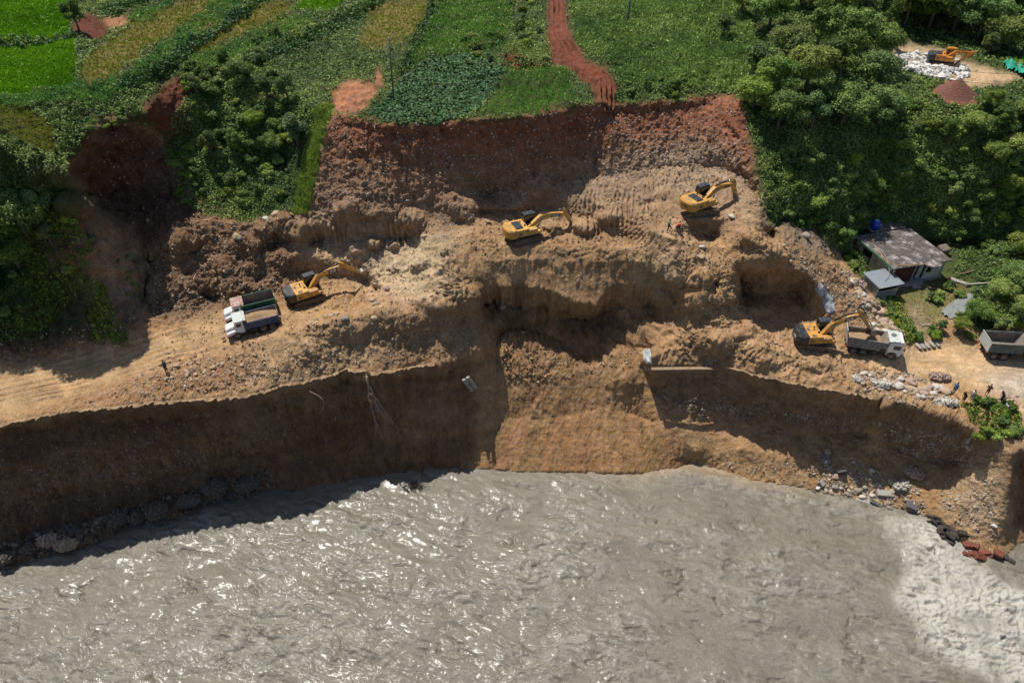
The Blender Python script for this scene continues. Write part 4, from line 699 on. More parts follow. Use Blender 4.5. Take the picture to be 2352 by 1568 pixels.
cover('dry_grass', DRYF+[RIDGE, MEAD, [(1158,100),(1258,108),(1256,133),(1160,126)], [(2000,330),(2050,320),(2100,400),(2040,480),(1990,440)]], .22, .30, .3, [(.16,.25,.035), (.26,.33,.05), (.33,.32,.085)], 'yellow green grass on the stubble fields and grassy ridge', 'grass', upright=True, clump=.6, asp=.3)
cover('bank_grass', [[(150,200),(290,180),(370,110),(440,50),(520,-10),(580,-20),(500,60),(420,120),(330,200),(200,250)], [(430,140),(540,100),(640,50),(730,30),(700,60),(560,130),(470,170)], [(0,232),(180,205),(230,230),(60,255),(0,255)], [(290,50),(360,10),(420,-10),(330,60)]], .26, .34, .8, [(.08,.19,.055), (.14,.28,.07), (.22,.34,.09)], 'tall soft bluish green grass on the diagonal terrace banks', 'grass', upright=True, clump=.5, asp=.3)
cover('hedge_weeds', [[(270,200),(400,130),(520,45),(600,-5),(625,0),(540,60),(420,150),(300,215)], [(560,140),(680,90),(760,50),(870,-5),(890,10),(790,70),(700,110),(580,160)], [(0,104),(170,86),(178,96),(0,118)], [(240,45),(330,20),(340,-5),(230,30)], [(905,190),(960,80),(990,0),(1000,0),(975,90),(930,170)]], .34, .34, 1.3, [(.02,.055,.018), (.04,.09,.025), (.075,.14,.035)], 'dark weeds hedging the terrace edges', 'hedge weeds', [TRK], clump=.8)
cover('ridge_grass', [RIDGE], .8, .28, .45, [(.20,.30,.04), (.30,.38,.06)], 'bright yellow green grass on the narrow ridge left of the red face', 'grass', upright=True, clump=.3, asp=.3)
cover('yard_grass', [[(1990,655),(2190,640),(2230,660),(2220,710),(2150,735),(2140,780),(2100,790),(2080,740),(2040,700)]], .05, .22, .08, [(.06,.09,.02), (.12,.13,.04)], 'short worn grass in the house yard', 'grass', upright=True, clump=.5, asp=.4)
# ---------------------------------------------------------------- EXCAVATORS
M_YEL = mat('yellow_paint', (.62,.28,.022), .42, dirt=((.30,.2,.1), .55, 2.2), var=.15, spec=.5); M_YOR = mat('orange_paint', (.60,.22,.015), .42, dirt=((.28,.18,.09), .3, 2.2), spec=.5)
M_BLK = mat('black_paint', (.018,.020,.024), .4, dirt=((.16,.12,.08), .25, 3), spec=.5); M_NAVY = mat('navy_cover', (.03,.04,.055), .45, dirt=((.2,.17,.13), .2, 3))
M_TRK = mat('muddy_steel', (.075,.06,.048), .75, metal=.2, dirt=((.26,.18,.11), .5, 5), bump=(20, .5, .02)); M_STL = mat('worn_steel', (.30,.28,.25), .35, metal=.7, dirt=((.22,.15,.09), .35, 5))
M_GLS = mat('dark_glass', (.012,.016,.018), .08, spec=.8); M_CHR = mat('piston_chrome', (.6,.6,.6), .18, metal=1); M_WHT = mat('white_letters', (.75,.75,.72), .5); M_RED = mat('red_letters', (.45,.05,.03), .5); M_HOSE = mat('hose_rubber', (.015,.015,.016), .6)
def text_mesh(txt, size, ext=.012, bold=0.0):
    cu = bpy.data.curves.new('lettering', 'FONT'); cu.body = txt; cu.size = size; cu.extrude = ext; cu.align_x = 'CENTER'; cu.align_y = 'CENTER'; cu.offset = bold; cu.resolution_u = 2
    o = bpy.data.objects.new('tmp', cu); COL.objects.link(o); dg = bpy.context.evaluated_depsgraph_get(); me = bpy.data.meshes.new_from_object(o.evaluated_get(dg)); bpy.data.objects.remove(o); bpy.data.curves.remove(cu); me.name = 'lettering'; return me
def on_plane(u, v, o, yaw):
    """where the sight line of (u,v) meets the upright plane through o along yaw: (reach, height)"""
    x, y, z = ray(u, v); nx, ny = -math.sin(yaw), math.cos(yaw); t = (nx*o[0]+ny*o[1])/(nx*x+ny*y); return (x*t-o[0])*math.cos(yaw)+(y*t-o[1])*math.sin(yaw), CAMZ+z*t-o[2]
def excavator(uv, yaw, tyaw, tip, pivot, buck, label, paint, cwmat, cabmat, words, s=1.0, hood=True, lit=M_WHT, cww=None, pitch=0.0):
    yaw, tyaw = R(yaw), R(tyaw); p = spot(*uv); root = empty('excavator', (p.x, p.y, p.z-.03), yaw, s=s); tag(root, label, 'excavator', 'tracked excavators digging on the slope')
    T = Matrix.Rotation(tyaw-yaw, 4, 'Z')
    for sy in (-1, 1):
        b = MB(); n = 44; pts = []
        Lh, r = 1.62, .42
        per = 4*Lh+2*math.pi*r
        for i in range(n):
            d = per*i/n
            if d < 2*Lh: c = (-Lh+d, 0.02); a = math.pi/2
            elif d < 2*Lh+math.pi*r: q = (d-2*Lh)/r; c = (Lh+r*math.sin(q), r-r*math.cos(q)); a = math.pi/2-q
            elif d < 4*Lh+math.pi*r: c = (Lh-(d-2*Lh-math.pi*r), 2*r); a = math.pi/2
            else: q = (d-4*Lh-math.pi*r)/r; c = (-Lh-r*math.sin(q), r+r*math.cos(q)); a = math.pi/2-q
            b.box((c[0], sy*1.2, c[1]+.02), (.13, .6, .05), (0, -(a-math.pi/2), 0), M=T)
        b.prism([(-Lh, .06), (Lh, .06), (Lh+.36, .30), (Lh+.36, .56), (Lh, .82), (-Lh, .82), (-Lh-.36, .56), (-Lh-.36, .30)], sy*1.2-.24, sy*1.2+.24, M=T)
        tr = b.build('track', M_TRK, root)
        w_ = MB()
        for x in (-Lh, Lh): w_.cyl((x, sy*1.2-.0, .44), .33, .64, 'Y', 18, M=T); w_.cyl((x, sy*1.2, .44), .13, .70, 'Y', 12, M=T)
        for k in range(7): w_.cyl((-1.25+k*.42, sy*1.2, .16), .12, .56, 'Y', 10, M=T)
        w_.build('track_wheels', M_TRK, tr)
    MB().box((0, 0, .55), (2.2, 2.0, .35), bev=.05, M=T).cyl((0, 0, .85), .62, .3, 'Z', 22).build('undercarriage', M_TRK, root)
    MB().box((-.35, 0, 1.08), (3.6, 2.5, .16), bev=.03).box((1.6, 0, 1.1), (.5, .9, .22), bev=.03).build('deck', M_BLK, root)
    # counterweight: rounded in plan
    b = MB(); pr = [(-1.55, -1.34), (-2.1, -1.34), (-2.5, -1.12), (-2.72, -.7), (-2.8, 0), (-2.72, .7), (-2.5, 1.12), (-2.1, 1.34), (-1.55, 1.34)]
    RX = Matrix(((1, 0, 0, 0), (0, 0, 1, 0), (0, 1, 0, 0), (0, 0, 0, 1))); Mx = Matrix(((1, 0, 0, 0), (0, 0, 1, 0), (0, -1, 0, 0), (0, 0, 0, 1)))
    V = [(x, y, 1.08) for x, y in pr]+[(x*1.0, y, 1.98) for x, y in pr]+[(x*.96 if x < -2 else x, y*.93, 2.14) for x, y in pr]; m = len(pr)
    b.add(V, [tuple(range(m))[::1], tuple(range(3*m-1, 2*m-1, -1))]+[(k*m+(i+1) % m, k*m+i, (k+1)*m+i, (k+1)*m+(i+1) % m) for k in (0, 1) for i in range(m)])
    cw = b.build('counterweight', cwmat, root)
    if cww:
        t = link('lettering', text_mesh(cww, .42), cw, lit); t.matrix_local = Matrix.Translation((-2.79, -.1, 1.55)) @ Matrix.Rotation(-math.pi/2, 4, 'Z') @ Matrix.Rotation(math.pi/2, 4, 'X')
    # engine body + side boxes
    b = MB(); b.box((-.75, 0, 1.62), (1.7, 2.62, .96), bev=.06); b.box((.55, -.92, 1.5), (1.35, .78, .72), bev=.05); b.box((1.45, -.95, 1.3), (.55, .7, .36), bev=.04); b.box((-.15, .9, 1.45), (.5, .8, .6), bev=.03)
    eb = b.build('engine_body', paint, root)
    b = MB()
    for x in (-1.3, -.85, -.2, .3, .75): b.box((x, -1.317, 1.55), (.02, .02, .7))
    for k in range(5): b.box((-1.1, -1.316, 1.35+k*.09), (.32, .02, .035))
    b.build('side_louvres', M_BLK, eb)
    if hood: b = MB(); b.box((-1.05, -.05, 2.16), (.95, 1.75, .14), bev=.04); [b.box((-1.05, -.7+k*.33, 2.24), (.7, .22, .02)) for k in range(5)]; b.build('engine_hood', M_NAVY, root)
    else: b = MB(); b.box((-.9, -.95, 2.115), (.5, .5, .03)); b.build('hood_grille', M_TRK, root); MB().box((-1.2, .2, 2.12), (.22, .5, .04)).build('hood_grille', M_TRK, root)
    MB().tube([(-.55, .25, 2.1), (-.55, .25, 2.42), (-.62, .25, 2.5)], .07).cyl((-.2, -.4, 2.18), .12, .16).build('exhaust', M_BLK, root)
    MB().tube([(.4, -1.28, 1.8), (.4, -1.28, 2.2), (1.3, -1.28, 2.1), (1.6, -1.28, 1.5)], .022).build('handrail', M_BLK, root); MB().tube([(-.1, .3, 2.1), (-.1, .3, 2.45), (-1.4, .3, 2.45), (-1.4, .3, 2.1)], .02).build('handrail', M_BLK, root)
    # cab
    cb = MB(); cb.prism([(.12, 1.15), (1.72, 1.15), (1.86, 1.75), (1.62, 2.92), (.16, 2.92), (.12, 2.2)], .42, 1.34, bev=.04); cab = cb.build('cab', cabmat, root)
    MB().box((.88, .88, 2.97), (1.4, .84, .09), bev=.03).box((.95, .88, 3.03), (.6, .5, .03), bev=.01).build('cab_roof', M_NAVY if cabmat is not paint else paint, cab)
    g = MB(); g.box((.5, .413, 2.3), (.5, .02, .9)); g.box((1.2, .413, 2.25), (.62, .02, 1.0)); g.box((.55, 1.347, 2.3), (.6, .02, .8)); g.box((1.25, 1.347, 2.2), (.6, .02, 1.1)); g.box((.12, .88, 2.55), (.05, .7, .6))
    g.prism([(1.845, 1.85), (1.865, 1.85), (1.66, 2.8), (1.64, 2.8)], .5, 1.26); g.build('cab_window', M_GLS, cab)
    MB().tube([(1.7, 1.36, 2.1), (2.0, 1.5, 2.3)], .02).box((2.02, 1.52, 2.4), (.04, .18, .3)).build('mirror', M_BLK, cab)
    # boom, arm, bucket in the machine's own upright plane
    o = (p.x-math.sin(yaw)*(-.12)*0, p.y, p.z-.03); foot = Vector((.42, 1.55))
    def jt(uv2): r, h = on_plane(*uv2, (p.x+math.sin(yaw)*.1*s, p.y-math.cos(yaw)*.1*s, p.z), yaw); return Vector((r/s, h/s))
    B1 = jt(tip); P = jt(pivot); print(label[:40], 'boom %.2f arm %.2f' % ((B1-foot).length, (P-B1).length), tuple(round(q, 2) for q in (*B1, *P)))
    d = (B1-foot); Lb = d.length; d.normalize(); n = Vector((-d.y, d.x)); K = foot+d*Lb*.42+n*Lb*.15
    y0, y1 = -.34, .14
    top = [foot-d*.18+n*.16, foot+n*.28+d*.1, K+n*.30-d*.35, K+n*.30+d*.25, B1+n*.17-d*.25, B1+d*.2+n*.1]; bot = [B1+d*.2-n*.14, B1-n*.2-d*.3, K-n*.38+d*.5, K-n*.40-d*.3, foot+d*.35-n*.22, foot-d*.1-n*.2]
    bm_ = MB(); bm_.prism([tuple(q) for q in top+bot], y0, y1, bev=.02); boom = bm_.build('boom', paint, root)
    if words:
        q = K.lerp(B1, .55)+n*(-.03); ang = math.atan2(B1.y-K.y-.1, B1.x-K.x)
        t = link('lettering', text_mesh(words[0], words[1], bold=.008), boom, words[2]); t.matrix_local = Matrix.Translation((q.x, y0-.02, q.y)) @ Matrix.Rotation(-ang, 4, 'Y') @ Matrix.Rotation(math.pi/2, 4, 'X')
        if words[3]: MB().box((q.x, y0-.008, q.y), (words[1]*len(words[0])*.78, .012, words[1]*.95), (0, -ang, 0)).build('name_plate', M_BLK, boom)
    def piston(a, b_, r, y, f=.55, par=boom):
        a3, b3 = (a.x, y, a.y), (b_.x, y, b_.y); m3 = tuple(a3[i]+(b3[i]-a3[i])*f for i in range(3)); c = MB().tube([a3, m3], r, 10).build('hydraulic_cylinder', M_BLK, par); MB().tube([m3, b3], r*.55, 8).build('piston_rod', M_CHR, c)
    a = K-n*.1-d*.1
    for y in (-.48, .28): piston(Vector((1.15, 1.2)), a, .085, y)
    ad = (P-B1).normalized(); an = Vector((-ad.y, ad.x)); lug = B1-ad*.62-an*(-.18)
    piston(K+n*.42, B1-ad*.6+an*.18, .085, -.1, .7)
    ar = MB(); La = (P-B1).length; ar.prism([tuple(q) for q in (B1-ad*.75+an*.22, B1-ad*.4+an*.34, B1+ad*.3+an*.36, P+an*.14-ad*.1, P+ad*.12, P-an*.12, B1+ad*.5-an*.2, B1-ad*.15-an*.22)], -.27, .07, bev=.02); arm = ar.build('arm', paint, root)
    piston(B1-ad*.1+an*.48, P-ad*.55+an*.38, .07, -.1, .6, arm)
    MB().tube([(P.x-ad.x*.55+an.x*.38, -.1, P.y-ad.y*.55+an.y*.38), (P.x+an.x*.42, -.1, P.y+an.y*.42)], .06).tube([(P.x-ad.x*.4, -.1, P.y-ad.y*.4), (P.x-ad.x*.55+an.x*.38, -.1, P.y-ad.y*.55+an.y*.38)], .05).build('bucket_linkage', M_STL, arm)
    # bucket: curved shell, buck = direction of the mouth in degrees
    ba = R(buck); f = Vector((math.cos(ba), math.sin(ba))); g_ = Vector((-f.y, f.x)); out = []
    for k in range(9):
        q = math.pi*(.02+1.0*k/8); out.append(P+f*(.05)+g_*(-.0)+f*(.72*math.sin(q))+g_*(-.72+.72*math.cos(q)))
    shell = [tuple(q) for q in out]; inn = [tuple(P+f*.05+f*(.64*math.sin(math.pi*(.02+k/8)))+g_*(-.72+.64*math.cos(math.pi*(.02+k/8)))) for k in range(9)]
    bk = MB(); bk.prism(shell+inn[::-1], -.68, .48)
    for y in (-.69, .46): bk.prism(shell, y, y+.03)
    for k in range(5): c = out[-1]; bk.box((c.x-f.x*.1, -.6+k*.25, c.y-f.y*.1), (.24, .09, .05), (0, -ba, 0))
    bu = bk.build('bucket', M_STL, root)
    b = MB()
    for k, y in enumerate((-.2, -.1, 0)): b.tube([(.6, y, 2.0), (foot.x+d.x*.8+n.x*.5, y, foot.y+d.y*.8+n.y*.5), (K.x+n.x*.45, y, K.y+n.y*.45), (K.x+d.x*1.2+n.x*.4, y, K.y+d.y*1.2+n.y*.35), (B1.x+n.x*.3, y, B1.y+n.y*.3)], .022, 5)
    b.build('hydraulic_hoses', M_HOSE, boom)
    return root
M_CABK = M_BLK
excavator((708,688), 32, 28, (785,609), (822,624), 50, 'yellow excavator behind the two parked tipper lorries, bucket raised at the sand step', M_YEL, M_BLK, M_BLK, ('JCB', .5, M_WHT, True), hood=False, cww='JCB')
excavator((1205,548), 23, 22, (1297,488), (1317,521), 15, 'pale yellow excavator on the middle terrace right above the collapsed sand chute', mat('pale_yellow_paint', (.60,.33,.08), .45, dirt=((.35,.25,.14), .4, 2.2)), M_YEL, M_BLK, ('SANY', .40, M_WHT, True), hood=True)
excavator((1605,484), 30, 8, (1683,421), (1687,446), -8, 'golden yellow excavator highest on the sand bench, below the right end of the red face', M_YEL, M_YEL, M_BLK, ('HYUNDAI', .26, mat('brown_letters', (.12,.05,.02), .6), False), hood=True, lit=mat('dark_letters', (.03,.02,.02), .6), cww='OVAL')
excavator((1870,790), 2, -15, (1977,721), (1996,752), 8, 'yellow excavator on the lower right shelf, tipping soil into a grey tipper lorry', M_YEL, M_BLK, M_BLK, ('JCB', .5, M_WHT, True), hood=False, cww='JCB')
excavator((2161,151), -22, -22, (2233,121), (2204,139), -35, 'orange excavator with orange cab parked on the white stones of the distant upper terrace', M_YOR, M_NAVY, M_YOR, ('ROBEX', .22, mat('faded_letters', (.25,.12,.03), .6), False), s=.85, hood=True)
# ---------------------------------------------------------------- TIPPER LORRIES
M_WP = mat('white_cab_paint', (.68,.68,.66), .3, dirt=((.42,.33,.24), .25, 2.5), spec=.5); M_GRN = mat('green_box_paint', (.012,.085,.035), .5, dirt=((.2,.17,.12), .25, 3)); M_BLU = mat('blue_box_paint', (.022,.05,.13), .5, dirt=((.18,.15,.12), .35, 3))
M_GRY = mat('grey_box_paint', (.13,.145,.16), .55, dirt=((.28,.23,.17), .45, 2.5)); M_TEAL = mat('teal_box_paint', (.045,.085,.10), .55, dirt=((.16,.14,.11), .5, 2)); M_TYR = mat('tyre', (.028,.026,.024), .85, dirt=((.2,.15,.1), .35, 6)); M_RIM = mat('wheel_rim', (.16,.14,.12), .6, dirt=((.25,.18,.12), .5, 6))
M_INN = mat('box_inside', (.17,.14,.12), .7, dirt=((.30,.24,.17), .4, 2)); M_LOAD = mat('loaded_soil', (.27,.175,.10), .95, bump=(3, 1, .15), var=.2); M_RUST = mat('rusty_cab_roof', (.28,.16,.13), .6, dirt=((.5,.42,.36), .3, 2)); M_PALE = mat('pale_panel', (.42,.46,.44), .5, dirt=((.35,.28,.2), .3, 2.5))
def wheel(x, y, r, wd, root, dual=False):
    t = MB(); t.cyl((x, y, r), r, wd, 'Y', 26); w_ = t.build('wheel', M_TYR, root); sg = 1 if y > 0 else -1
    m = MB(); m.cyl((x, y+sg*(wd/2+.005), r), r*.56, .03, 'Y', 20); m.cyl((x, y+sg*(wd/2+.04), r), r*.2, .08, 'Y', 12); m.build('rim', M_RIM, w_)
    MB().cyl((x, y+sg*(wd/2-.0), r), r*.62, .012, 'Y', 20).build('tyre_wall', M_BLK, w_)
def lorry(uv, yaw, label, hooded, boxmat, load, roofmat, gate=False, s=1.0, dz=0.0, boxh=1.0, hgt=1.15, grp='tipper lorries on the haul roads'):
    p = spot(*uv); root = empty('tipper_lorry', (p.x, p.y, p.z-.04+dz), R(yaw), s=s); tag(root, label, 'lorry', grp)
    for y in (-1.02, 1.02):
        wheel(2.05, y, .52, .3, root)
        for x in (-1.25, -2.4): wheel(x, y*.95, .52, .52, root)
    MB().box((-.3, -.42, .85), (6.2, .12, .26)).box((-.3, .42, .85), (6.2, .12, .26)).box((-.1, -.95, .7), (.9, .45, .45), bev=.05).box((-.1, .95, .7), (.9, .45, .45), bev=.05).build('chassis', M_BLK, root)
    zb, zt = 1.15, 1.15+hgt; x0, x1 = -3.35, .95
    if hooded:
        c = MB(); c.prism([(1.0, .75), (2.15, .75), (2.15, 1.7), (1.95, 2.45), (1.0, 2.5)], -1.1, 1.1, bev=.05); cab = c.build('cab', M_WP, root)
        h = MB(); h.prism([(2.1, .8), (3.2, .62), (3.34, 1.2), (3.1, 1.5), (2.1, 1.72)], -.62, .62, bev=.08); h.build('bonnet', M_WP, cab)
        for sy in (-1, 1): f = MB(); f.prism([(1.5, .95), (2.65, .78), (3.22, .6), (3.24, 1.05), (2.6, 1.22), (1.5, 1.28)], sy*.86-.28, sy*.86+.28, bev=.07); f.build('mudguard', M_WP, cab); MB().cyl((3.26, sy*.84, .92), .12, .05, 'X', 14).build('headlight', mat('headlight_glass', (.6,.6,.55), .1, spec=.8), cab)
        MB().box((3.3, 0, .58), (.14, 2.2, .2), bev=.03).build('bumper', mat('painted_bumper', (.3,.12,.15), .5), cab)
        MB().prism([(2.02, 1.72), (2.19, 1.72), (2.0, 2.38), (1.9, 2.38)], -.95, .95).build('windscreen', M_GLS, cab)
        for sy in (-1, 1): MB().box((1.6, sy*1.105, 2.0), (.62, .02, .5)).build('side_window', M_GLS, cab); MB().box((1.58, sy*1.112, 1.3), (.78, .015, .6)).build('door', M_WP, cab)
        MB().box((1.35, 0, 2.55), (1.55, 2.25, .1), bev=.03).box((.95, 0, 2.68), (.08, 2.2, .2)).build('cab_roof', roofmat, cab)
    else:
        c = MB(); c.prism([(1.35, .62), (3.05, .62), (3.12, 1.5), (2.95, 2.62), (1.35, 2.62)], -1.15, 1.15, bev=.06); cab = c.build('cab', M_WP, root)
        MB().prism([(3.085, 1.55), (3.13, 1.55), (3.0, 2.4), (2.96, 2.4)], -1.0, 1.0).build('windscreen', M_GLS, cab)
        for sy in (-1, 1): MB().box((2.35, sy*1.155, 1.95), (.85, .02, .62)).build('side_window', M_GLS, cab); MB().prism([(1.5, .62), (1.5, .95), (1.75, 1.18), (2.35, 1.18), (2.62, .95), (2.62, .62)], sy*1.14-.04, sy*1.14+.04).build('wheel_arch', M_BLK, cab)
        MB().box((3.14, 0, .72), (.1, 2.3, .35), bev=.03).build('bumper', M_BLK, cab); MB().box((2.2, 0, 2.67), (1.5, 2.1, .1), bev=.04).box((2.75, 0, 2.78), (.35, 2.2, .18), bev=.05).build('cab_roof', M_WP, cab)
        MB().ico((1.95, .25, 2.8), (.42, .5, .16), 2).build('folded_tarpaulin', mat('tarpaulin', (.12,.12,.12), .8, bump=(8, 1, .08)), cab)
        for sy in (-1, 1): MB().tube([(2.95, sy*1.15, 2.35), (3.15, sy*1.38, 2.3)], .02).box((3.16, sy*1.4, 2.1), (.05, .2, .38)).build('mirror', M_BLK, cab)
    # box: floor, sides, head board, tail gate
    sl = .55 if not hooded else 0
    b = MB()
    for sy in (-1, 1):
        b.prism([(x0, zb), (x1-sl, zb), (x1+.35*(sl > 0), zt), (x0, zt)], sy*1.2-.03, sy*1.2+.03)
        if sl: b.prism([(x1+.35, zt-.02), (x1+.9, zt+.45), (x1+.75, zt+.45), (x1+.2, zt-.02)], sy*1.2-.025, sy*1.2+.025)
    b.box((-1.3, 0, zb), (4.1-sl, 2.4, .1)); box = b.build('tipper_box', boxmat, root)
    r = MB()
    for sy in (-1, 1):
        r.box(((x0+x1)/2, sy*1.235, zt+.02), (x1-x0, .1, .08))
        for k in range(7): r.box((x0+.3+k*.62, sy*1.245, (zb+zt)/2), (.07, .05, hgt-.05), (0, -.5*(sl > 0), 0))
    r.build('box_ribs', boxmat, box)
    i = MB(); i.box((-1.25, 0, zb+.08), (4.0-sl, 2.3, .04)); i.prism([(x1-sl-.02, zb+.05), (x1+.33*(sl > 0)-.02, zt+.25*(sl > 0)), (x1+.33*(sl > 0)+.05, zt+.25*(sl > 0)), (x1-sl+.05, zb)], -1.16, 1.16)
    for sy in (-1, 1): i.box((-1.2-sl/2, sy*1.155, (zb+zt)/2+.02), (4.25-sl, .02, hgt-.06))
    i.build('box_lining', M_INN, box)
    if sl: MB().prism([(x1+.3, zt+.22), (x1+1.5, zt+.42), (x1+1.5, zt+.47), (x1+.3, zt+.27)], -1.18, 1.18).build('cab_guard', M_PALE, box)
    if gate: MB().prism([(x0-.05, zb+.15), (x0+.0, zb+.15), (x0-.38, zt+.75), (x0-.43, zt+.75)], -1.2, 1.2).tube([(x0-.4, -1.22, zt+.75), (x0-.4, 1.22, zt+.75)], .05).build('tail_gate', M_PALE, box)
    else: MB().box((x0-.03, 0, (zb+zt)/2+.05), (.07, 2.44, hgt+.1), bev=.01).tube([(x0-.05, -1.28, zt+.1), (x0-.05, 1.28, zt+.1)], .045).build('tail_gate', M_PALE if sl else M_STL, box)
    MB().box((x0+.0, -.95, .95), (.08, .3, .14)).box((x0+.0, .95, .95), (.08, .3, .14)).build('tail_lamp', mat('tail_lamp_red', (.35,.03,.03), .3), root)
    if load:
        gx, gy = np.meshgrid(np.linspace(x0+.05, x1-sl*.6, 26), np.linspace(-1.14, 1.14, 16)); u_ = (gx-x0)/(x1-x0); k = load
        gz = zb+hgt*(.45+.3*k)+k*.75*np.exp(-((u_-.62)/.28)**2-(gy/.85)**2)*1.0+.06*fbm(gx*2, gy*2, 1., 3)-.5*np.clip(.35-u_, 0, 1)
        ii = np.arange(gx.size).reshape(gx.shape); q = np.stack([ii[:-1, :-1], ii[:-1, 1:], ii[1:, 1:], ii[1:, :-1]], -1).reshape(-1, 4)
        link('soil_load', mesh_np('soil_load', np.stack([gx, gy, gz], -1).reshape(-1, 3), q), root, M_LOAD)
    return root
lorry((583,757), 205, 'white bonneted tipper lorry with a blue box heaped with soil', True, M_BLU, .8, M_PALE, hgt=1.0, s=.9)
lorry((578,722), 205, 'white bonneted tipper lorry with an empty green box and rust red cab roof', True, M_GRN, 0, M_RUST, hgt=1.25, s=.9)
lorry((2000,806), -15, 'grey tipper lorry with white cab being loaded by the right excavator', False, M_GRY, .45, M_WP, gate=True, hgt=1.35, s=.93)
lorry((2316,814), -6, 'grey blue tipper lorry with empty box waiting on the road at the right edge', False, M_TEAL, 0, M_WP, hgt=1.3)
# ---------------------------------------------------------------- HOUSE
M_CONC = mat('weathered_concrete', (.085,.072,.066), .9, dirt=((.36,.33,.31), .30, 1.1), var=.35, vscale=2.5, bump=(6, .5, .04)); M_WALL = mat('limewashed_wall', (.50,.47,.38), .8, dirt=((.22,.15,.09), .25, 1.4), var=.1); M_MAR = mat('maroon_wall', (.075,.018,.02), .8, var=.2)
M_GTR = mat('green_edge_paint', (.10,.26,.17), .6); M_TIN = mat('tin_sheet', (.36,.40,.42), .4, metal=.55, dirt=((.3,.28,.25), .2, 2)); M_TNK = mat('blue_plastic', (.006,.035,.36), .35, spec=.5); M_CEM = mat('pale_cement', (.30,.28,.25), .85, dirt=((.15,.12,.09), .3, 1.5), bump=(8, .4, .03)); M_DRK = mat('dark_interior', (.015,.012,.01), .9)
M_WOOD = mat('old_timber', (.20,.15,.10), .8, var=.3, vscale=6)
HZ = 13.95; Dp = Vector(at(2054, 617, HZ+3.2)); Cp = Vector(at(2188.5, 597, HZ+3.2)); hyaw = math.atan2(Cp.y-Dp.y, Cp.x-Dp.x); W = (Cp-Dp).length; DPT = 8.3
hs = empty('house', (Dp.x, Dp.y, HZ), hyaw); tag(hs, 'flat roofed single storey house with stained grey concrete roof beside the cobbled slope', 'house')
o_ = .45   # eaves
MB().box((W/2, DPT/2, .1), (W-2*o_+.5, DPT-2*o_+.4, .7)).box((W*.30, .1, .22), (W*.62, .8, .45)).build('plinth', M_CEM, hs)
b = MB(); b.box((W-o_-.1, DPT/2, 1.7), (.2, DPT-2*o_, 2.6)).box((W/2, DPT-o_-.1, 1.7), (W-2*o_-.4, .2, 2.6)).box((W*.80, o_+.1, 1.7), (W*.40-2*.35, .2, 2.6)); b.box((W*.595, o_+.45, 1.7), (.6, .15, 2.6)).box((W*.55, 1.8, 1.7), (W*.3, .15, 2.6)); wl = b.build('wall', M_WALL, hs)
b = MB(); b.box((o_+.1, DPT*.30, 1.7), (.2, DPT*.6-o_*2+.25, 2.6)).box((o_+.1, DPT*.88, 1.7), (.2, DPT*.17, 2.6)).box((o_+.1, DPT*.70, .9), (.2, DPT*.19, 1.0)).box((o_+.1, DPT*.70, 2.75), (.2, DPT*.19, .5)); b.build('end_wall', mat('yellowed_wall', (.52,.46,.30), .8, dirt=((.33,.17,.08), .35, 1.2)), hs)
MB().box((o_+.3, DPT*.70, 1.9), (.1, DPT*.18, 1.2)).build('window', M_DRK, hs)
MB().box((W*.235+.1, o_+.1, 1.65), (W*.40, .2, 2.5)).build('maroon_panel', M_MAR, hs)
MB().box((W*.50, o_+.55, 1.5), (.75, .1, 2.1)).build('door', M_DRK, hs); MB().box((W*.44, o_-.02, 1.7), (.16, .16, 2.6)).build('porch_post', M_CEM, hs); MB().box((W*.70, o_-.02, 1.95), (.7, .1, 1.0)).build('front_window', M_DRK, hs)
rf = MB().box((W/2, DPT/2, 3.1), (W, DPT, .17), bev=.02).build('roof', M_CONC, hs)
b = MB(); n = 16; V = [(W*.655+1.15*math.cos(a), -.0-.95*math.sin(a), z) for z in (3.02, 3.19) for a in np.linspace(0, math.pi, n)]; b.add(V, [tuple(range(n-1, -1, -1))[::-1], tuple(range(n, 2*n))[::-1]]+[(i+1, i, n+i, n+i+1) for i in range(n-1)]); b.build('porch_canopy', M_CONC, rf)
MB().box((-.012, DPT*.5, 3.1), (.03, DPT, .2)).build('green_gutter', M_GTR, rf)
b = MB(); b.box((W*.62, DPT+1.25, 3.3), (W*.62, 2.4, .14), rot=(0, 0, -.03)); b.box((W*.62, DPT+1.2, 1.5), (W*.55, 2.0, 3.4)); b.build('rear_room', M_CONC, hs)
for (x, y, h) in ((W*.60, 3.9, 1.5), (W*.71, 1.0, 1.4)): MB().tube([(x, y, 3.1), (x+.12, y, 3.1+h)], .035, 6).build('rebar_stub', M_TRK, rf)
for k in range(3): MB().box((W*.50, -.15-.35*k, .42-.14*k-.1), (1.8, .4, .28-.0*k)).build('step', M_CEM, hs)
MB().box((W*.585, -.75, .35), (.22, 2.2, .08), rot=(-.22, 0, .12)).build('plank_ramp', M_WOOD, hs)
# tin shed
sh = empty('tin_shed', Matrix.Translation((Dp.x, Dp.y, HZ)) @ Matrix.Rotation(hyaw, 4, 'Z') @ Vector((-1.25, -.1, 0)), hyaw+.06); tag(sh, 'small lean-to shed of shiny tin sheet at the front left corner of the house', 'shed')
MB().prism([(-1.9, 2.05), (1.9, 2.05), (1.9, 2.11), (-1.9, 2.11)], -1.6, 1.7, M=Matrix.Rotation(R(5), 4, 'X')).build('tin_roof', M_TIN, sh)
MB().box((-1.6, 0, 1.15), (.05, 2.9, 1.5)).build('side_sheet', M_TIN, sh); MB().box((0, -1.4, .85), (3.2, .05, .75), rot=(.15, 0, 0)).build('front_sheet', M_TIN, sh); MB().box((0, 0, .18), (3.3, 2.8, .5)).build('plinth', M_CEM, sh); MB().box((.2, .1, 1.1), (2.9, 2.2, 1.4)).build('stored_goods', M_DRK, sh)
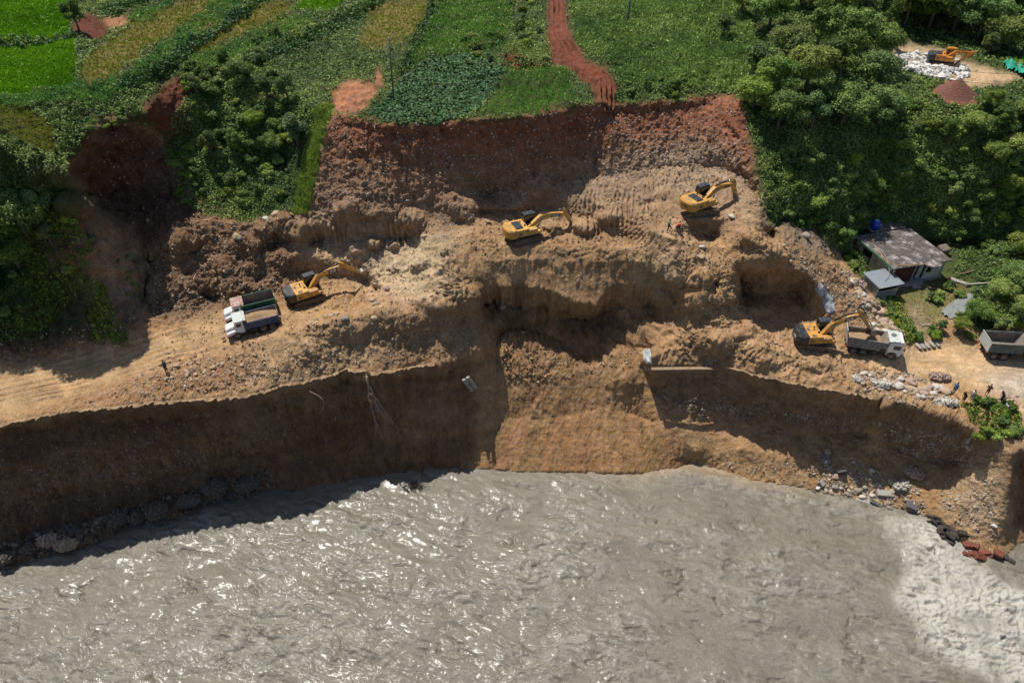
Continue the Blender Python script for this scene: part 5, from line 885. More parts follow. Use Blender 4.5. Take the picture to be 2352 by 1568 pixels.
for x in (-1.55, 1.55):
    for y in (-1.35, 1.3): MB().tube([(x, y, .2), (x, y, 2.05)], .05, 6).build('post', M_WOOD, sh)
def HL(x, y, z): return Matrix.Translation((Dp.x, Dp.y, HZ)) @ Matrix.Rotation(hyaw, 4, 'Z') @ Vector((x, y, z))
tk = empty('water_tank', HL(W*.40, DPT+.75, 3.37), hyaw); tag(tk, 'blue plastic water drum standing on the rear roof slab of the house', 'water tank')
b = MB(); V, Fc = tube([(0, 0, 0), (0, 0, .08), (0, 0, .4), (0, 0, .45), (0, 0, .8), (0, 0, .85), (0, 0, 1.1), (0, 0, 1.25)], [.5, .56, .55, .58, .58, .55, .55, .36], 24); b.add(V, Fc, None, True); b.build('drum', M_TNK, tk); MB().cyl((0, 0, 1.28), .24, .07).build('lid', mat('pale_blue_lid', (.3,.5,.6), .4), tk)
def wire(name, pts, r, m, label, cat, group=None):
    o = MB().tube([tuple(q) for q in pts], r, 6).build(name, m); return tag(o, label, cat, group)
def arc(pts, n=8):
    out = []; P = [Vector(p) for p in pts]; P = [P[0]*2-P[1]]+P+[P[-1]*2-P[-2]]
    for i in range(1, len(P)-2):
        for k in range(n): t = k/n; a, b_, c, d = P[i-1:i+3]; out.append(.5*((2*b_)+(c-a)*t+(2*a-5*b_+4*c-d)*t*t+(3*b_-a-3*c+d)*t**3))
    return out+[P[-2]]
wire('hose', arc([HL(W*.27, DPT*.96, 3.23), HL(W*.13, DPT*.7, 3.23), HL(W*.05, DPT*.38, 3.23), HL(W*.02, DPT*.2, 3.25), HL(W*.12, DPT*.06, 3.23), HL(W*.42, .12, 3.23)]), .045, mat('yellow_hose', (.45,.26,.07), .5), 'yellow hose curving across the left part of the house roof', 'hose')
wire('hose', arc([HL(-.9, DPT*.98, 3.1), HL(.3, DPT*.85, 3.24), HL(W*.11, DPT*.55, 3.24), HL(W*.03, DPT*.22, 3.3), HL(-.3, .1, 2.3), HL(-1.6, -.9, 2.15)]), .035, mat('grey_pipe', (.28,.27,.34), .5), 'thin grey pipe from the back corner of the house roof to the tin shed', 'pipe')
for k in range(26): pass
b = MB()
for k in range(45): b.ico(HL(-.55+RNG.uniform(-.35, .4), DPT*.5+RNG.uniform(-1.3, 1.2), .72+RNG.uniform(0, .25)), tuple(RNG.uniform(.05, .13, 3)), 1)
o = b.build('firewood_heap', M_DRK); tag(o, 'dark heap of small things on the ledge below the end window', 'heap'); MB_ = MB().box(HL(-.55, DPT*.5, .35), (.95, 3.2, .6), rot=(0, 0, hyaw)); o = MB_.build('ledge', M_CEM); tag(o, 'low cement ledge along the end wall of the house', 'ledge')
for k in range(30):
    pass
# slabs and bits round the yard
def slab(name, u, v, dims, rz, m, label, cat, rot=(0, 0), dz=0, group=None):
    p = spot(u, v); o = MB().box((0, 0, 0), dims, bev=min(dims)*.18).build(name, m); o.location = (p.x, p.y, p.z+dz); o.rotation_euler = (R(rot[0]), R(rot[1]), R(rz)); return tag(o, label, cat, group)
slab('concrete_pipe_half', 2205, 650, (2.4, .7, .35), -32, M_CEM, 'pale concrete trough lying right of the house yard', 'trough', (0, 5), .2)
slab('low_wall', 2245, 658, (3.4, .25, .5), 6, M_CEM, 'low dark cement kerb in the grass right of the yard', 'kerb', dz=.15); slab('plank', 2218, 630, (2.6, .14, .1), 18, M_WOOD, 'loose pole lying in the weeds right of the house', 'pole', dz=.3)
slab('timber_stack', 2160, 586, (1.5, 1.3, 1.2), 20, mat('striped_sheets', (.16,.12,.10), .8, var=.5, vscale=9), 'upright stack of old grey boards behind the house', 'board stack', (15, 0), .5)
for k, (u, v) in enumerate([(2106,797),(2116,795.5),(2126,794),(2137,792.5),(2148,791)]): slab('stone_slab', u, v, (.42, 1.25, .16), 12, M_CEM, 'flat stone slab of the little drain bridge at the foot of the yard track', 'stone slab', dz=.1, group='slabs bridging the drain')
slab('planks', 2127, 748, (1.6, .45, .12), 10, M_WOOD, 'short pile of planks on the grass of the yard', 'planks', dz=.1)
# mesh heap
def drape(name, poly, lift, m, label, cat):
    xs = [p[0] for p in poly]; ys = [p[1] for p in poly]; U, V = np.meshgrid(np.linspace(min(xs), max(xs), 16), np.linspace(min(ys), max(ys), 16)); P = []
    for u, v in zip(U.ravel(), V.ravel()): q = spot(u, v); P.append((q.x, q.y, q.z+.06+lift*(.5+float(perlin(u/8., v/8., 1.)))))
    i = np.arange(256).reshape(16, 16); q = np.stack([i[1:, :-1], i[1:, 1:], i[:-1, 1:], i[:-1, :-1]], -1).reshape(-1, 4); c = inpoly(U, V, poly); keep = (c[1:, :-1] | c[:-1, 1:]).ravel(); o = link(name, mesh_np(name, P, q[keep]), mat=m); return tag(o, label, cat)
drape('wire_mesh', [(2162,715),(2195,690),(2225,685),(2235,700),(2210,725),(2180,735)], .4, mat('wire_netting', (.22,.23,.22), .6, bump=(14, 1, .1), var=.4, vscale=12), 'heap of grey wire netting on the right of the yard', 'wire netting')
drape('tarpaulin', [(2022,682),(2035,682),(2052,702),(2040,704)], .1, mat('blue_grey_sheet', (.25,.28,.29), .5), 'grey sheet lying at the weedy edge of the yard', 'sheet')
drape('green_net', [(2300,146),(2312,150),(2352,168),(2380,180),(2380,190),(2340,176),(2308,158)], .9, mat('green_shade_net', (.01,.25,.17), .6), 'green shade net draped along the edge of the upper terrace', 'net')
drape('tarpaulin', [(1483,812),(1496,815),(1498,840),(1488,858),(1482,850)], .35, mat('whitish_plastic', (.42,.46,.46), .5, bump=(5, 1, .1)), 'torn bluish white plastic hanging at the left end of the right cliff', 'plastic sheet')
drape('tarpaulin', [(1868,652),(1880,655),(1908,690),(1913,722),(1900,722),(1888,690)], .25, mat('grey_white_sheet', (.40,.42,.44), .6, dirt=((.08,.08,.09), .4, 1.2)), 'grey and white sheet draped over the lip right of the lower pit', 'sheet')
# motorcycle
mp = spot(2183, 654); mt = empty('motorcycle', (mp.x-.3, mp.y-.1, HZ+.02), R(115)); tag(mt, 'red and black motorcycle parked in the shade by the house step', 'motorcycle')
for x in (-.62, .62): w_ = MB(); V, Fc = [], []; w_.cyl((x, 0, .3), .3, .11, 'Y', 20).build('wheel', M_TYR, mt)
MB().tube([(-.3, 0, .5), (.1, 0, .45), (.35, 0, .85)], .05).tube([(.62, .06, .3), (.4, .04, .95)], .03).box((0, 0, .42), (.4, .24, .3), bev=.04).build('frame', M_BLK, mt); MB().ico((.15, 0, .78), (.27, .14, .14), 2).build('fuel_tank', mat('red_tank', (.4,.02,.03), .3), mt); MB().box((-.35, 0, .78), (.65, .24, .1), bev=.04).build('seat', M_BLK, mt); MB().tube([(.42, -.35, 1.02), (.42, 0, .98), (.42, .35, 1.02)], .02).build('handlebar', M_CHR, mt); MB().ico((.5, 0, .9), .09, 1).build('headlight', mat('lamp_red', (.5,.05,.04), .3), mt)
# ---------------------------------------------------------------- POLES
M_POLE = mat('grey_pole', (.12,.12,.115), .7, var=.2)
for (u, v, u2, v2, lab) in [(905,236,893,88,'tall slim grey power pole standing at the corner of the bean field'), (1442,53,1449,-20,'thick grey pole in the green crop right of the red track'), (1738,45,1735,-25,'thin dark pole among the trees at the top'), (180,40,174,-30,'dark leaning post between the rice paddies')]:
    p = spot(u, v); x, y, d = ray(u2, v2); t = p.y/y; top = Vector((x*t, p.y, CAMZ+d*t)); o = empty('utility_pole', p); tag(o, lab, 'pole'); v_ = top-p; r0 = .17 if u == 1442 else .11
    MB().tube([(0, 0, -.3), tuple(v_*.5), tuple(v_)], [r0, r0*.85, r0*.65]).build('shaft', M_POLE, o)
    if v2 > 0: MB().tube([tuple(v_-Vector((.35, 0, .3))), tuple(v_-Vector((-.35, 0, .3)))], .04).build('cross_arm', M_POLE, o); MB().ico(tuple(v_*1.0), .12, 1).ico(tuple(v_-Vector((0, 0, .8))), (.1, .14, .22), 1).build('insulator', M_PALE, o)
for k in range(3):
    a = Vector(at(2040, 112+k*22, 36-k*.6)); b_ = Vector(at(2380, 148+k*26, 36-k*.6)); wire('overhead_wire', arc([a, (a+b_)/2-Vector((0, 0, .5)), b_]), .022, M_HOSE, ['topmost', 'middle', 'lowest'][k]+' of three thin wires crossing above the upper terrace', 'wire', 'overhead wires')
# ---------------------------------------------------------------- STONES
def rockmesh(i, flat=.75, ang=False):
    bm = bmesh.new(); bmesh.ops.create_icosphere(bm, subdivisions=2 if ang else 3, radius=.5); rs = np.random.RandomState(i)
    for v in bm.verts:
        c = v.co; n = float(perlin(c.x*1.8+i*3.1, c.y*1.8+i, c.z*1.8)); f = 1+.35*n
        if ang: f = 1+.5*n; 
        v.co = c*f; v.co.z *= flat; v.co.x *= 1.15
    if ang:
        for k in range(5):
            d = Vector(rs.normal(size=3)).normalized(); h = .28+.1*rs.rand()
            for v in bm.verts:
                q = v.co.dot(d)
                if q > h: v.co -= d*(q-h)
    me = bpy.data.meshes.new('boulder'); bm.to_mesh(me); bm.free(); me.polygons.foreach_set('use_smooth', [not ang]*len(me.polygons)); return me
MR = {k: mat('stone_'+k, c, .85, bump=(9, .5, .04), var=.18, vscale=5, dirt=(dc, .25, 2)) for k, c, dc in [('tan', (.36,.27,.18), (.24,.16,.09)), ('grey', (.24,.21,.17), (.14,.11,.08)), ('pale', (.46,.42,.36), (.3,.24,.17)), ('white', (.62,.60,.56), (.4,.37,.32)), ('dark', (.10,.085,.07), (.14,.11,.08)), ('pink', (.34,.24,.19), (.22,.15,.1))]}
ROCK = {}
for k, m in MR.items():
    for i in range(3): me = rockmesh(i+hash(k) % 1*0+{'tan':0,'grey':5,'pale':9,'white':13,'dark':17,'pink':21}[k], .72, k in ('white',)); me.materials.append(m); ROCK[k, i] = me
def stone(u, v, s, kind, label, group=None, sink=.2, cat='boulder', flat=1):
    p = spot(u, v); o = link('boulder', ROCK[kind, RNG.integers(0, 3)]); o.location = (p.x, p.y, p.z+s*(.36-sink)*.8); o.rotation_euler = (RNG.uniform(-.35, .35), RNG.uniform(-.35, .35), RNG.uniform(0, 6.28)); o.scale = (s*RNG.uniform(.85, 1.2), s*RNG.uniform(.8, 1.1), s*flat*RNG.uniform(.75, 1.05)); return tag(o, label, cat, group)
def spread(poly, n, a, b, kinds, label, group, pw=2.2):
    for u, v in randin(poly, n): stone(u, v, a+(b-a)*RNG.uniform()**pw, kinds[RNG.integers(0, len(kinds))], label, group)
spread([(1965,860),(2090,862),(2190,900),(2150,925),(2020,900),(1960,890)], 72, .35, .95, ['tan','pale','tan','pink'], 'rounded pale cobble in the stone spread between the cliff lip and the road', 'cobbles beside the road', 1.4)
spread([(1935,635),(1955,640),(2010,700),(2070,780),(2040,790),(1985,710)], 62, .35, 1.2, ['tan','pale','pale','pink'], 'rounded cobble in the stony toe left of the house and yard', 'cobbles along the slope toe', 1.6)
spread([(385,850),(430,825),(520,830),(530,860),(420,895),(385,880)], 44, .22, .55, ['tan','pink','tan'], 'small rounded stone in the scatter behind the lone man on the left road', 'stones behind the lone man', 1.5)
spread([(1880,1090),(1960,1080),(2060,1120),(2110,1160),(1980,1155),(1890,1125)], 52, .22, .8, ['tan','grey','pale','pink'], 'river stone in the bouldery shore under the right cliff', 'stones on the right shore', 2)
spread([(1985,740),(2060,790),(2075,810),(2020,800)], 8, .5, 1.0, ['tan','pale'], 'rounded cobble just behind the loading lorry', 'cobbles behind the loading lorry')
for u, v, s, k, lab in [(859,731,.75,'tan','round tan boulder alone below the pale sand ridge'), (724,736,.55,'tan','upper stone of the trio on the berm near the blue lorry'), (713,747,.55,'tan','left stone of the trio on the berm near the blue lorry'), (725,747,.6,'tan','right stone of the trio on the berm near the blue lorry'), (749,728,.5,'tan','single round stone on the berm between the trio and the pair'), (762,729,.6,'tan','left stone of the pair on the berm behind the left excavator'), (772,723,.7,'tan','right stone of the pair on the berm behind the left excavator'), (895,672,.8,'pink','smooth brown boulder in the hollow of the pale sand ridge'), (867,708,.8,'grey','lower grey boulder at the foot of the pale ridge'), (859,694,.95,'tan','upper larger boulder at the foot of the pale ridge'), (1161,512,1.1,'tan','large boulder just left of the pale excavator on the middle terrace'), (1118,516,.7,'tan','boulder left of the large one on the middle terrace'), (795,736,.8,'grey','flat grey rock on the berm edge'), (728,717,.5,'tan','small stone beside the tracks of the left excavator'), (979,752,.7,'tan','stone stuck in the front face below the pale ridge'),
  (636,497,1.1,'tan','big round boulder on top of the left mound under the ravine'), (612,505,1.0,'pale','flat pale rock beside the big boulder on the left mound'), (550,548,1.1,'tan','boulder resting on the slope of the left mound'), (980,548,.9,'tan','boulder on the ridge shoulder below the clay heaps'), (1612,571,.8,'pale','pale stone at the mouth of the dark hole under the top excavator'), (1608,593,.8,'tan','stone on the slope below the dark hole'), (1680,500,.9,'pale','pale rock in front of the bucket of the top excavator'), (1735,645,.6,'tan','stone on the left rim of the lower pit'), (1150,700,.9,'tan','rock hanging in the shaded wall under the middle terrace'), (560,848,.5,'tan','round stone on the slope in front of the lorries'), (607,862,.55,'tan','stone near the cliff lip right of the scatter'), (1795,570,.8,'tan','round boulder at the foot of the shaded grey pile'), (1850,545,1.2,'grey','large grey boulder in the shade of the gully mouth'), (1810,600,.6,'tan','lower boulder beside the shaded grey pile'),
  (1893,1137,.95,'white','bright white boulder at the water edge below the hanging gabion'), (1877,1120,.5,'white','small white stone left of the bright white boulder'), (1797,1133,1.3,'dark','dark flat rock standing in the muddy water'), (1786,1122,.6,'pale','small pale rock beside the dark rock in the water'), (1897,1040,1.1,'tan','smooth brown boulder perched above the hanging gabion'), (1866,1128,.8,'dark','wet dark rock at the left end of the stony shore'), (2022,1215,1.0,'white','grey white rock breaking the rapid'), (2040,1165,.9,'grey','grey rock at the head of the rapid'), (2060,1195,1.1,'dark','dark rock awash in the rapid'), (2120,1195,1.0,'dark','dark rock awash close to the right bank'), (2083,1187,.9,'tan','tan topped rock in the rapid'), (2000,1082,.7,'pale','round pale boulder on the gravel slope above the shore'), (2045,1107,.9,'tan','brown boulder below the two slope gabions'), (2280,1205,.6,'white','white rock on the pale spur at the far right shore'), (1670,808,.5,'tan','stone on the slope under the right excavator'), (1757,795,.5,'tan','stone left of the right excavator tracks'), (1964,878,1.0,'pale','large pale cobble at the left end of the stone spread'), (2167,905,.9,'tan','large round cobble at the right end of the stone spread')]:
    stone(u, v, s*1.0, k, lab)
# dark bedrock at the right shore
M_BED = mat('layered_bedrock', (.05,.04,.035), .6, bump=(6, 1, .15), var=.4, vscale=4); M_RB = mat('red_bedrock', (.16,.05,.03), .55, bump=(6, 1, .15), var=.35, vscale=4)
def outcrop(u, v, s, m, label, n=14):
    b = MB(); rs = np.random.RandomState(int(u))
    for k in range(n):
        c = (rs.uniform(-1, 1)*s, rs.uniform(-.5, .5)*s, rs.uniform(-.25, .3)*s); b.box(c, (rs.uniform(.6, 1.4)*s*.7, rs.uniform(.4, .8)*s*.6, rs.uniform(.15, .4)*s*.7), (rs.uniform(-.3, .3), rs.uniform(-.2, .5), rs.uniform(-.9, .1)), bev=.06)
    p = spot(u, v); o = b.build('rock_outcrop', m); o.location = p; return tag(o, label, 'rock outcrop')
outcrop(2200, 1225, 1.6, M_BED, 'dark layered bedrock at the water edge under the right spur'); outcrop(2248, 1262, 1.9, M_RB, 'wet red brown bedrock at the foot of the pale spur', 18); outcrop(2160, 1195, 1.2, M_BED, 'small dark bedrock ledge beside the rapid', 10); outcrop(2300, 1278, 1.2, M_BED, 'dark bedrock tip at the far right waterline', 9)
# fallen road slabs
M_ASP = mat('broken_asphalt', (.10,.10,.10), .85, bump=(12, .6, .03), var=.2)
for u, v, d, rz, rt, m, lab in [(1930,1085,(1.6,1.0,.25),60,(-35,50),M_ASP,'grey slab leaning in the gravel above the shore'), (1990,1152,(1.7,1.2,.3),15,(10,-12),M_CEM,'pale broken slab at the waterline'), (2012,1152,(1.4,1.0,.25),-25,(18,14),M_ASP,'dark asphalt slab with a yellow line at the waterline'), (2032,1135,(1.9,.8,.35),-8,(12,0),M_CEM,'thick pale slab wedged under the slope gabions'), (1812,1128,(1.2,.7,.3),20,(5,0),M_ASP,'flat dark slab just under the right talus in the water'), (1888,1110,(1.0,.7,.25),40,(30,10),M_CEM,'small tilted slab among the shore stones'), (2090,1162,(1.2,.9,.4),-20,(10,15),M_ASP,'dark broken block at the head of the rapid')]: slab('broken_slab', u, v, d, rz, m, lab, 'concrete slab', rt, .15)
p = spot(2012, 1152); o = MB().box((0, 0, 0), (.9, .12, .02)).build('painted_line', mat('road_yellow', (.6,.38,.02), .6)); sl_ = [x for x in bpy.data.objects if x.get('label', '').startswith('dark asphalt slab with')][0]; o.parent = sl_; o.location = (0, 0, .14)
# gabions: wire baskets stuffed with stones
M_WIRE = mat('gabion_wire', (.16,.15,.14), .5, metal=.5)
def gabion(u, v, L_, r, rz, kind, label, tilt=0, dz=.0, group='gabion baskets'):
    p = spot(u, v); root = empty('gabion', (p.x, p.y, p.z+r*.4+dz), rot=(0, R(tilt), R(rz))); tag(root, label, 'gabion', group); b = MB(); rs = np.random.RandomState(int(u*7+v)); n = int(46*(L_+2*r)*r/1.2)+30
    bm = bmesh.new(); bmesh.ops.create_icosphere(bm, subdivisions=1, radius=1); bv = [v_.co.copy() for v_ in bm.verts]; bf = [tuple(v_.index for v_ in f.verts) for f in bm.faces]; bm.free()
    for k in range(n):
        d = Vector(rs.normal(size=3)).normalized(); c = Vector((d.x*(L_/2+.1), d.y*r, d.z*r*.8))*(.93+.06*rs.rand()); s = rs.uniform(.11, .2)
        T = Matrix.Translation(c) @ Matrix.Rotation(rs.uniform(0, 6), 4, Vector(rs.normal(size=3)).normalized()) @ Matrix.Diagonal((s*1.2, s, s*.75, 1)); b.add([T @ q for q in bv], bf)
    b.ico((0, 0, 0), (L_/2, r*.9, r*.7), 2); b.build('stone_fill', MR[kind], root); w_ = MB()
    for k in range(-3, 4):
        f = k/3.6; rr = math.sqrt(1-f*f); w_.tube([(L_/2*f*1.08, r*1.12*rr*math.cos(a), r*.92*rr*math.sin(a)) for a in np.linspace(0, 2*math.pi, 15)], .013, 4)
    w_.build('wire_basket', M_WIRE, root); return root
for a in [(2024,888,2.6,.55,-14,'pale','long low gabion in the middle of the roadside stone spread'), (2156,868,2.4,.6,-6,'pink','grey brown gabion at the road edge right of the stone spread'), (2170,930,2.5,.6,-6,'pale','gabion nearest the bank edge beside the onlookers'), (1963,877,.9,.45,0,'pale','small round gabion at the left end of the stone spread'), (1972,660,1.6,.7,-50,'pink','large lumpy gabion left of the tin shed'), (1998,700,1.7,.6,-50,'tan','gabion in the cobbled toe below the tin shed'), (2046,772,2.2,.5,-35,'tan','long gabion behind the loading lorry'),
  (1892,1060,1.2,.55,70,'grey','grey gabion hanging alone on the right talus'), (2096,1090,2.0,.75,-35,'pink','upper of the two gabions on the right gravel slope'), (2068,1118,1.8,.6,10,'pale','lower of the two gabions on the right gravel slope'),
  (498,1120,2.3,1.35,60,'dark','tall heart shaped gabion standing at the foot of the left cliff'), (573,1108,2.6,1.0,35,'dark','slanted gabion right of the heart shaped one'), (435,1146,2.7,.9,8,'dark','low dark gabion left of the heart shaped one'), (366,1168,2.1,1.1,40,'dark','gabion in the middle of the left foot row'), (318,1186,1.8,.9,60,'dark','dark gabion between two grey ones in the left foot row'), (273,1190,2.0,1.1,30,'dark','gabion with a pale cap stone in the left foot row'), (160,1246,2.2,.75,15,'tan','yellowish gabion touching the water on the left'), (118,1240,2.1,.9,20,'pink','brown gabion behind the yellowish one on the left'), (70,1258,1.4,.6,10,'dark','dark gabion near the left corner of the shore'), (18,1282,1.6,.7,20,'dark','gabion at the left edge of the picture')]: gabion(*a)
# countless small stones
def rubble(name, specs, kind_cols, label, seed):
    rs = np.random.RandomState(seed); V = []; Fc = []; C = []; base = np.array([(1,0,0),(-1,0,0),(0,1,0),(0,-1,0),(0,0,1),(0,0,-1)])*.5; f0 = np.array([(0,2,4),(2,1,4),(1,3,4),(3,0,4),(2,0,5),(1,2,5),(3,1,5),(0,3,5)])
    bm = bmesh.new(); bmesh.ops.create_icosphere(bm, subdivisions=1, radius=.5); base = np.array([v.co[:] for v in bm.verts]); f0 = np.array([[v.index for v in f.verts] for f in bm.faces]); bm.free(); o = 0
    for poly, n, a, b in specs:
        for u, v in randin(poly, n, lambda U, V: np.clip(.45+1.3*perlin(U/22, V/16, seed), .04, 1)):
            p = spot(u, v); s = a+(b-a)*rs.rand()**2.5; M = Matrix.Rotation(rs.rand()*6, 3, Vector(rs.normal(size=3)).normalized()); q = (base*(1+.25*rs.normal(size=(len(base), 1)))*np.array([1.2, .95, .75])) @ np.array(M).T*s
            V.append(q+np.array([p.x, p.y, p.z+s*.1])); Fc.append(f0+o); o += len(base); c = np.array(kind_cols[rs.randint(len(kind_cols))])*rs.uniform(.7, 1.3); C.append(np.tile(c, (len(base), 1)))
    me = mesh_np(name, np.concatenate(V), np.concatenate(Fc), False, {'col': np.concatenate(C)}); o = link(name, me, mat=mat(name+'_stone', (.3,.3,.3), .85, attr='col')); return tag(o, label, 'stones', kind='stuff')
TN = [(.34,.25,.165), (.40,.33,.25), (.26,.18,.12), (.30,.25,.20)]
rubble('loose_stones', [([(1950,850),(2100,860),(2190,905),(2150,945),(2030,915),(1960,900)], 700, .12, .4), ([(1925,620),(1960,630),(2075,780),(2030,800),(1970,700)], 620, .1, .45), ([(370,840),(440,815),(600,820),(620,880),(430,915),(240,935),(180,930)], 900, .08, .3),
  ([(350,600),(420,525),(690,500),(680,600),(640,690),(420,740),(355,740)], 1700, .07, .28), ([(1590,560),(1690,600),(1690,700),(1600,720)], 160, .08, .35), ([(930,525),(1060,460),(1100,500),(1020,540)], 500, .07, .25), ([(1330,530),(1520,500),(1500,600),(1300,600)], 260, .07, .25), ([(700,740),(1040,700),(1100,800),(800,840),(560,910)], 420, .07, .28), ([(1860,1070),(1960,1060),(2110,1120),(2140,1190),(1980,1160),(1880,1128)], 1300, .1, .4), ([(1500,960),(1700,1040),(1880,1060),(1880,1120),(1700,1095)], 180, .07, .3), ([(2150,1100),(2290,1100),(2280,1240),(2180,1190)], 300, .1, .35), ([(1790,560),(1990,700),(1960,720),(1850,640)], 350, .1, .4), ([(150,960),(600,925),(700,1000),(300,1120),(0,1190),(0,1010)], 500, .06, .22), ([(1520,910),(1980,960),(1990,990),(1750,950),(1600,960)], 500, .1, .35), ([(2000,960),(2240,1000),(2250,1075),(2080,1050)], 700, .12, .4),
  ([(0,760),(320,740),(360,790),(0,850)], 150, .1, .35), ([(1330,860),(1500,900),(1560,1050),(1150,1060),(1170,900)], 150, .05, .16)], TN, 'loose stones and gravel strewn over the cut slopes and shore', 3)
rubble('dark_shore_stones', [([(0,1240),(300,1165),(480,1105),(620,1080),(620,1118),(400,1178),(200,1238),(0,1304)], 1700, .15, .6)], [(.07,.06,.05), (.11,.09,.07), (.05,.045,.04), (.16,.12,.085)], 'dark wet stones along the foot of the left cliff', 11)
rubble('face_stones', [(P_FACE, 3400, .08, .30), ([(1350,420),(1450,350),(1700,320),(1730,400)], 700, .1, .28)], [(.30,.22,.16), (.36,.28,.21), (.22,.13,.09), (.40,.34,.28)], 'cobbles embedded in the tall red and tan cut face', 5)
WS = [(2052,128),(2105,122),(2160,135),(2215,150),(2232,175),(2195,188),(2110,176),(2056,150)]
for u, v in randin(WS, 48): stone(u, v, RNG.uniform(.7, 1.15), 'white', 'angular white block in the stone bank beneath the orange excavator', 'white blocks of the stone bank')
rubble('cliff_stones', [([(0,1075),(200,1040),(420,1010),(600,985),(700,945),(640,1010),(420,1060),(200,1100),(0,1140)], 800, .08, .28), ([(0,1000),(600,930),(1060,860),(1080,1040),(640,1100),(0,1230)], 700, .07, .25), ([(1510,900),(1980,940),(1990,1000),(1750,950),(1600,965)], 300, .1, .4)], [(.22,.16,.11), (.16,.11,.075), (.28,.21,.15)], 'pebble layers showing in the shaded river cliffs', 31)
rubble('white_riprap', [(WS, 900, .35, .85)], [(.50,.49,.46), (.58,.56,.52), (.40,.38,.35)], 'bank of broken white stone filling between the larger blocks', 9)
rubble('soil_clods', [([(370,760),(520,690),(640,600),(1000,510),(1100,500),(1330,440),(1740,400),(1750,520),(1950,660),(2020,760),(1980,880),(1700,840),(1560,790),(1560,700),(1480,600),(1050,590),(1050,700),(1110,790),(1060,820),(800,846),(560,905),(400,880)], 7000, .07, .34), ([(1130,780),(1200,770),(1340,840),(1480,800),(1480,840),(1160,890)], 700, .08, .4), ([(240,905),(560,820),(700,850),(620,890),(300,930)], 700, .07, .3), (P_BOWL, 300, .1, .4), ([(340,600),(400,520),(690,490),(680,600),(640,690),(420,740)], 900, .1, .45)], [(.30,.20,.115), (.25,.16,.09), (.35,.25,.15), (.22,.13,.075)], 'broken clods of dug soil over the cut slopes and benches', 21)
# crumbling edge of the old road along both cliffs
def road_edge(pts, label, m, seed):
    V = []; Fc = []; P = []
    for (a, b_) in zip(pts[:-1], pts[1:]):
        n = max(2, int(abs(b_[0]-a[0])/4))
        for k in range(n): P.append((a[0]+(b_[0]-a[0])*k/n, a[1]+(b_[1]-a[1])*k/n))
    for i, (u, v) in enumerate(P):
        q = spot(u, v-5); o_ = .40+.42*float(perlin(u/26., seed, 2.))+.42*float(perlin(u/9., seed, 5.))+.2*float(perlin(u/4., seed, 9.)); z = q.z+.04+.08*float(perlin(u/6., seed, 12.))
        V += [(q.x, q.y+.7, z-.06), (q.x, q.y-o_, z+.0), (q.x, q.y-o_+.06, z-.2), (q.x, q.y+.7, z-.25)]
        if i: j = 4*i; Fc += [(j-4+a, j-4+(a+1) % 4, j+(a+1) % 4, j+a) for a in range(4)]
    b = MB(); b.add(V, Fc+[(0, 1, 2, 3)[::-1], tuple(4*(len(P)-1)+k for k in range(4))]); o = b.build('road', m); return tag(o, label, 'road', kind='structure')
road_edge([(u, v) for u, v, z in LIPL if 0 <= u <= 1000], 'crumbling edge of the old road along the left cliff', MG2 := mat('dusty_road_edge', (.29,.195,.108), .92, bump=(7, 1, .1), var=.35, vscale=2, dirt=((.16,.10,.06), .45, 1.2)), 3.)
road_edge([(u, v) for u, v, z in LIPR if 1640 <= u <= 2005], 'thin overhanging edge of the old road along the right cliff', MG2, 8.)
# red gravel heap
b_ = spot(2192, 214); gx, gy = np.meshgrid(np.linspace(-3.6, 3.6, 34), np.linspace(-3.2, 3.2, 30)); rr = np.hypot(gx/3.3, gy/2.9); gz = 2.3*np.clip(1-rr, 0, 1)-.35+.12*fbm(gx*1.4, gy*1.4, 2., 3, True)*np.clip(1.3-rr, 0, 1); ii = np.arange(gx.size).reshape(gx.shape)
o = link('gravel_heap', mesh_np('gravel_heap', np.stack([gx, gy, gz], -1).reshape(-1, 3), np.stack([ii[:-1, :-1], ii[:-1, 1:], ii[1:, 1:], ii[1:, :-1]], -1).reshape(-1, 4)), mat=mat('red_gravel', (.17,.075,.055), .95, bump=(5, 1, .2), var=.35, vscale=6)); o.location = b_; tag(o, 'cone of reddish gravel below the white stone bank', 'gravel heap')
# bare tree hanging root-up on the left cliff, sunk brushwood, culvert, beam, cables, roots
M_DEAD = mat('dead_wood', (.30,.22,.16), .85, var=.25)
def branching(root, start, d, L_, r, lev, rs, b):
    pts = [start]; p = Vector(start); dd = Vector(d)
    for k in range(4): dd = (dd+Vector(rs.normal(size=3))*.10+Vector((0, 0, -.12))).normalized(); p = p+dd*L_/4; pts.append(tuple(p))
    b.tube(pts, [r, r*.85, r*.7, r*.6, r*.5], 5)
    if lev:
        for k in range(4 if lev > 1 else 5): q = Vector(pts[1+k % 4]); e = (dd+Vector(rs.normal(size=3))*.28+Vector((0, 0, -.25))).normalized(); branching(root, tuple(q), e, L_*rs.uniform(.5, .75), r*.55, lev-1, rs, b)
p = spot(850, 846); rs = np.random.RandomState(12); b = MB(); branching(None, (0, 0, .2), (.02, -.12, -1), 4.6, .13, 3, rs, b); o = b.build('dead_tree', M_DEAD); o.location = p+Vector((0, -1.5, 0)); tag(o, 'bare pale tree hanging upside down from the lip of the left cliff', 'dead tree')
x, y, z = at(955, 1118, 0); b = MB(); rs = np.random.RandomState(4)
for k in range(34): a = rs.uniform(0, 6.28); b.tube([(0, 0, -.1), (math.cos(a)*.8, math.sin(a)*.5, .15+rs.rand()*.3), (math.cos(a)*1.5*rs.rand()+.3, math.sin(a)*.9, .1+rs.rand()*.5)], [.05, .035, .015], 5)
